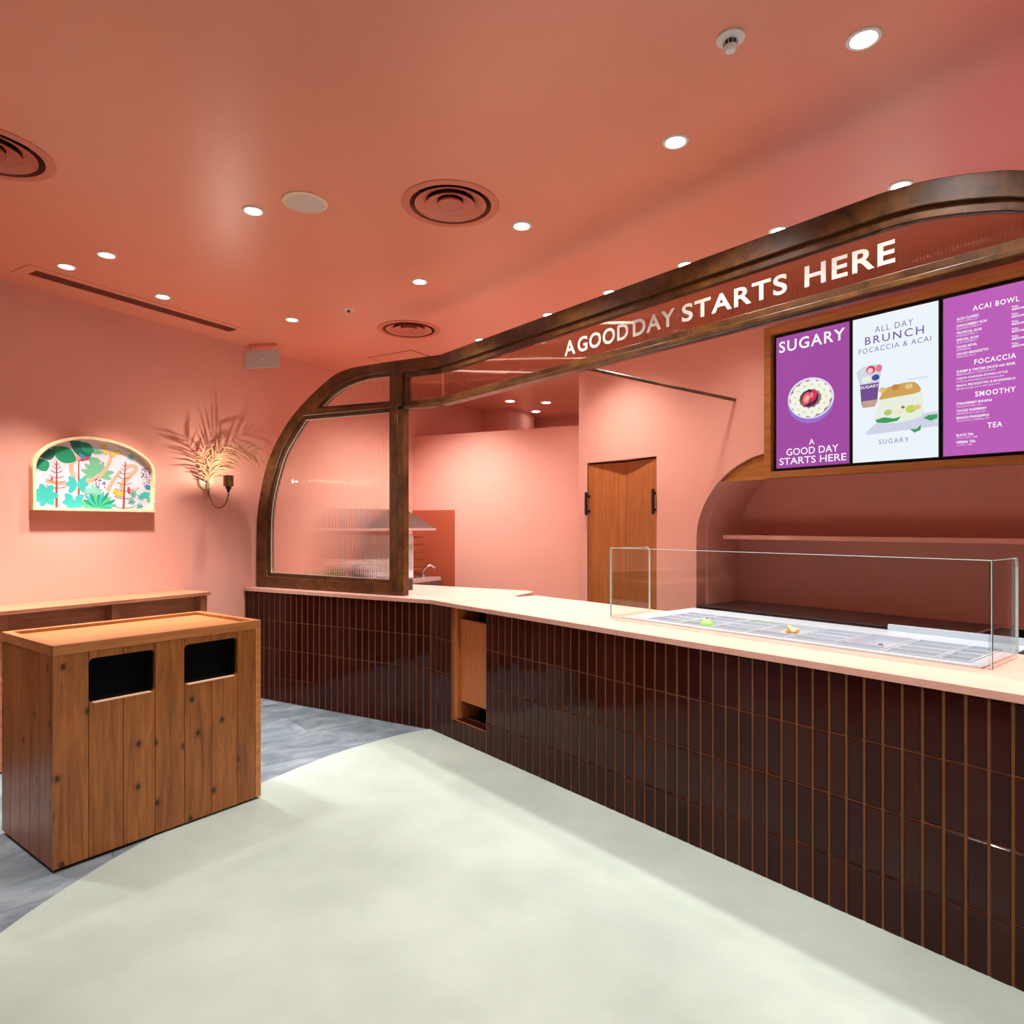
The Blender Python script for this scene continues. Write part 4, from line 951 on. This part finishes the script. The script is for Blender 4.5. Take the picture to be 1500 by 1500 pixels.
MB().box(.765,1.31,-1.15,-.63,CEIL-.0007,CEIL).build('hatch_gap', M['duct'], ht)

# ------------------------------------------------------------------ kitchen behind the window
kc = thing('kitchen_counter', 'steel kitchen counter behind the arched reeded window', 'counter', A, RW)
MB().box(.95,2.05,-.50,-.02,.86,.90).build('top', M['steel'], kc, bevel=.002); MB().box(.96,2.04,-.48,-.02,.05,.86).build('body', M['steel_dark'], kc)
pn = MB().box(.03,.585,-.012,-.002,.3,1.633).build('splash_panel', M['panel_red']); pn.location = PO; pn.rotation_euler = (0,0,RP); tag(pn, 'glossy red-brown splash panel on the kitchen partition', 'panel')
hd2 = thing('extractor_hood', 'steel extractor hood peeking out beside the window post', 'hood', A, RW)
MB().add([(1.0,-.50,1.43),(1.96,-.50,1.43),(1.96,-.02,1.43),(1.0,-.02,1.43),(1.25,-.20,1.63),(1.82,-.20,1.63),(1.82,-.02,1.63),(1.25,-.02,1.63)], [(4,5,6,7),(0,1,5,4),(1,2,6,5),(2,3,7,6),(3,0,4,7)]).build('canopy', M['steel_dark'], hd2)
MB().box(1.0,1.96,-.505,-.02,1.405,1.43).build('lip', M['steel'], hd2, bevel=.002)
rk = thing('slatted_rack', 'orange slatted wall rack under the extractor hood', 'rack', A, RW)
for k in range(5): MB().box(1.70,2.0,-.30,-.03,.98+k*.085,1.0+k*.085).build('slat', M['veneer'], rk)
for x in (1.70, 1.98): MB().box(x,x+.02,-.03,-.004,.92,1.38).build('rail', M['veneer'], rk)
kt = thing('kitchen_tap', 'chrome kitchen tap just right of the window post', 'tap', W(1.86,.40,.90), RW)
MB().tube(smooth_path([(0,0,.0),(0,0,.06),(.02,-.02,.10),(.07,-.05,.13),(.11,-.08,.10)],5), .011, 10).build('spout', M['chrome'], kt, True)
MB().lathe([(0,0),(.028,0),(.026,.03),(.014,.04),(0,.04)], 16).build('base', M['chrome'], kt, True)
def appliance(name, label, cat, t, d, w_, dp, h, mat, z=.90):
    a = thing(name, label, cat, W(t,d,z), RW)
    MB().box(-w_/2,w_/2,-dp/2,dp/2,.008,h).build('body', mat, a, bevel=.008)
    MB().box(-w_/2+.02,w_/2-.02,-dp/2-.006,-dp/2+.002,h*.25,h*.8).build('front_panel', M['grey_white'], a, bevel=.002)
    for x in (-w_/2+.03, w_/2-.03): MB().lathe([(0,0),(.012,0),(.012,.01),(0,.01)], 10, c=(x,-dp/2+.04,0)).build('foot', M['black'], a)
appliance('white_appliance', 'tall white machine blurred behind the reeded window', 'appliance', 1.50,.26,.34,.34,.46, M['white'])
appliance('white_box', 'low white machine blurred behind the reeded window', 'appliance', 1.14,.26,.28,.34,.22, M['white'])
def jar(label, p, r, h, mat):
    a = thing('jar', label, 'jar', p, 0, 'jars behind the reeded window')
    MB().lathe([(0,0),(r,0),(r,h*.8),(r*.8,h*.86),(r*.8,h*.87),(0,h*.87)], 18).build('body', mat, a, True); MB().lathe([(0,h*.87),(r*.85,h*.87),(r*.85,h),(0,h)], 18).build('lid', M['steel'], a, True)
dj = flat('dark_jar', S(64,52,60), .3); gj = flat('green_jar', S(170,190,120), .4); mj = flat('mauve_jar', S(150,120,126), .4)
for k, (s, d, mt, l, r, h) in enumerate(((-1.62,.55,gj,'pale green jar leftmost behind the reeded window',.06,.14), (-1.42,.62,dj,'dark jar second from the left behind the reeded window',.07,.20), (-1.22,.55,dj,'dark jar left of the low white machine behind glass',.075,.17), (-1.02,.5,mj,'mauve jar in the middle behind the reeded window',.06,.12), (-.78,.5,dj,'dark jar right of the middle behind the reeded window',.055,.11), (-.62,.5,dj,'dark jar nearest the post behind the reeded window',.055,.11))):
    jar(l, Lf(s,d,ZT), r, h, mt)
ex = MB().box(-.0,.14,-.008,0,2.62,2.69).build('notice_plate', M['white']); ex.location = W(3.60,.0)+WN*.19+Vector((0,0,.0)); ex.rotation_euler = (0,0,RP); tag(ex, 'tiny white notice on the pillar behind the partition', 'sign')
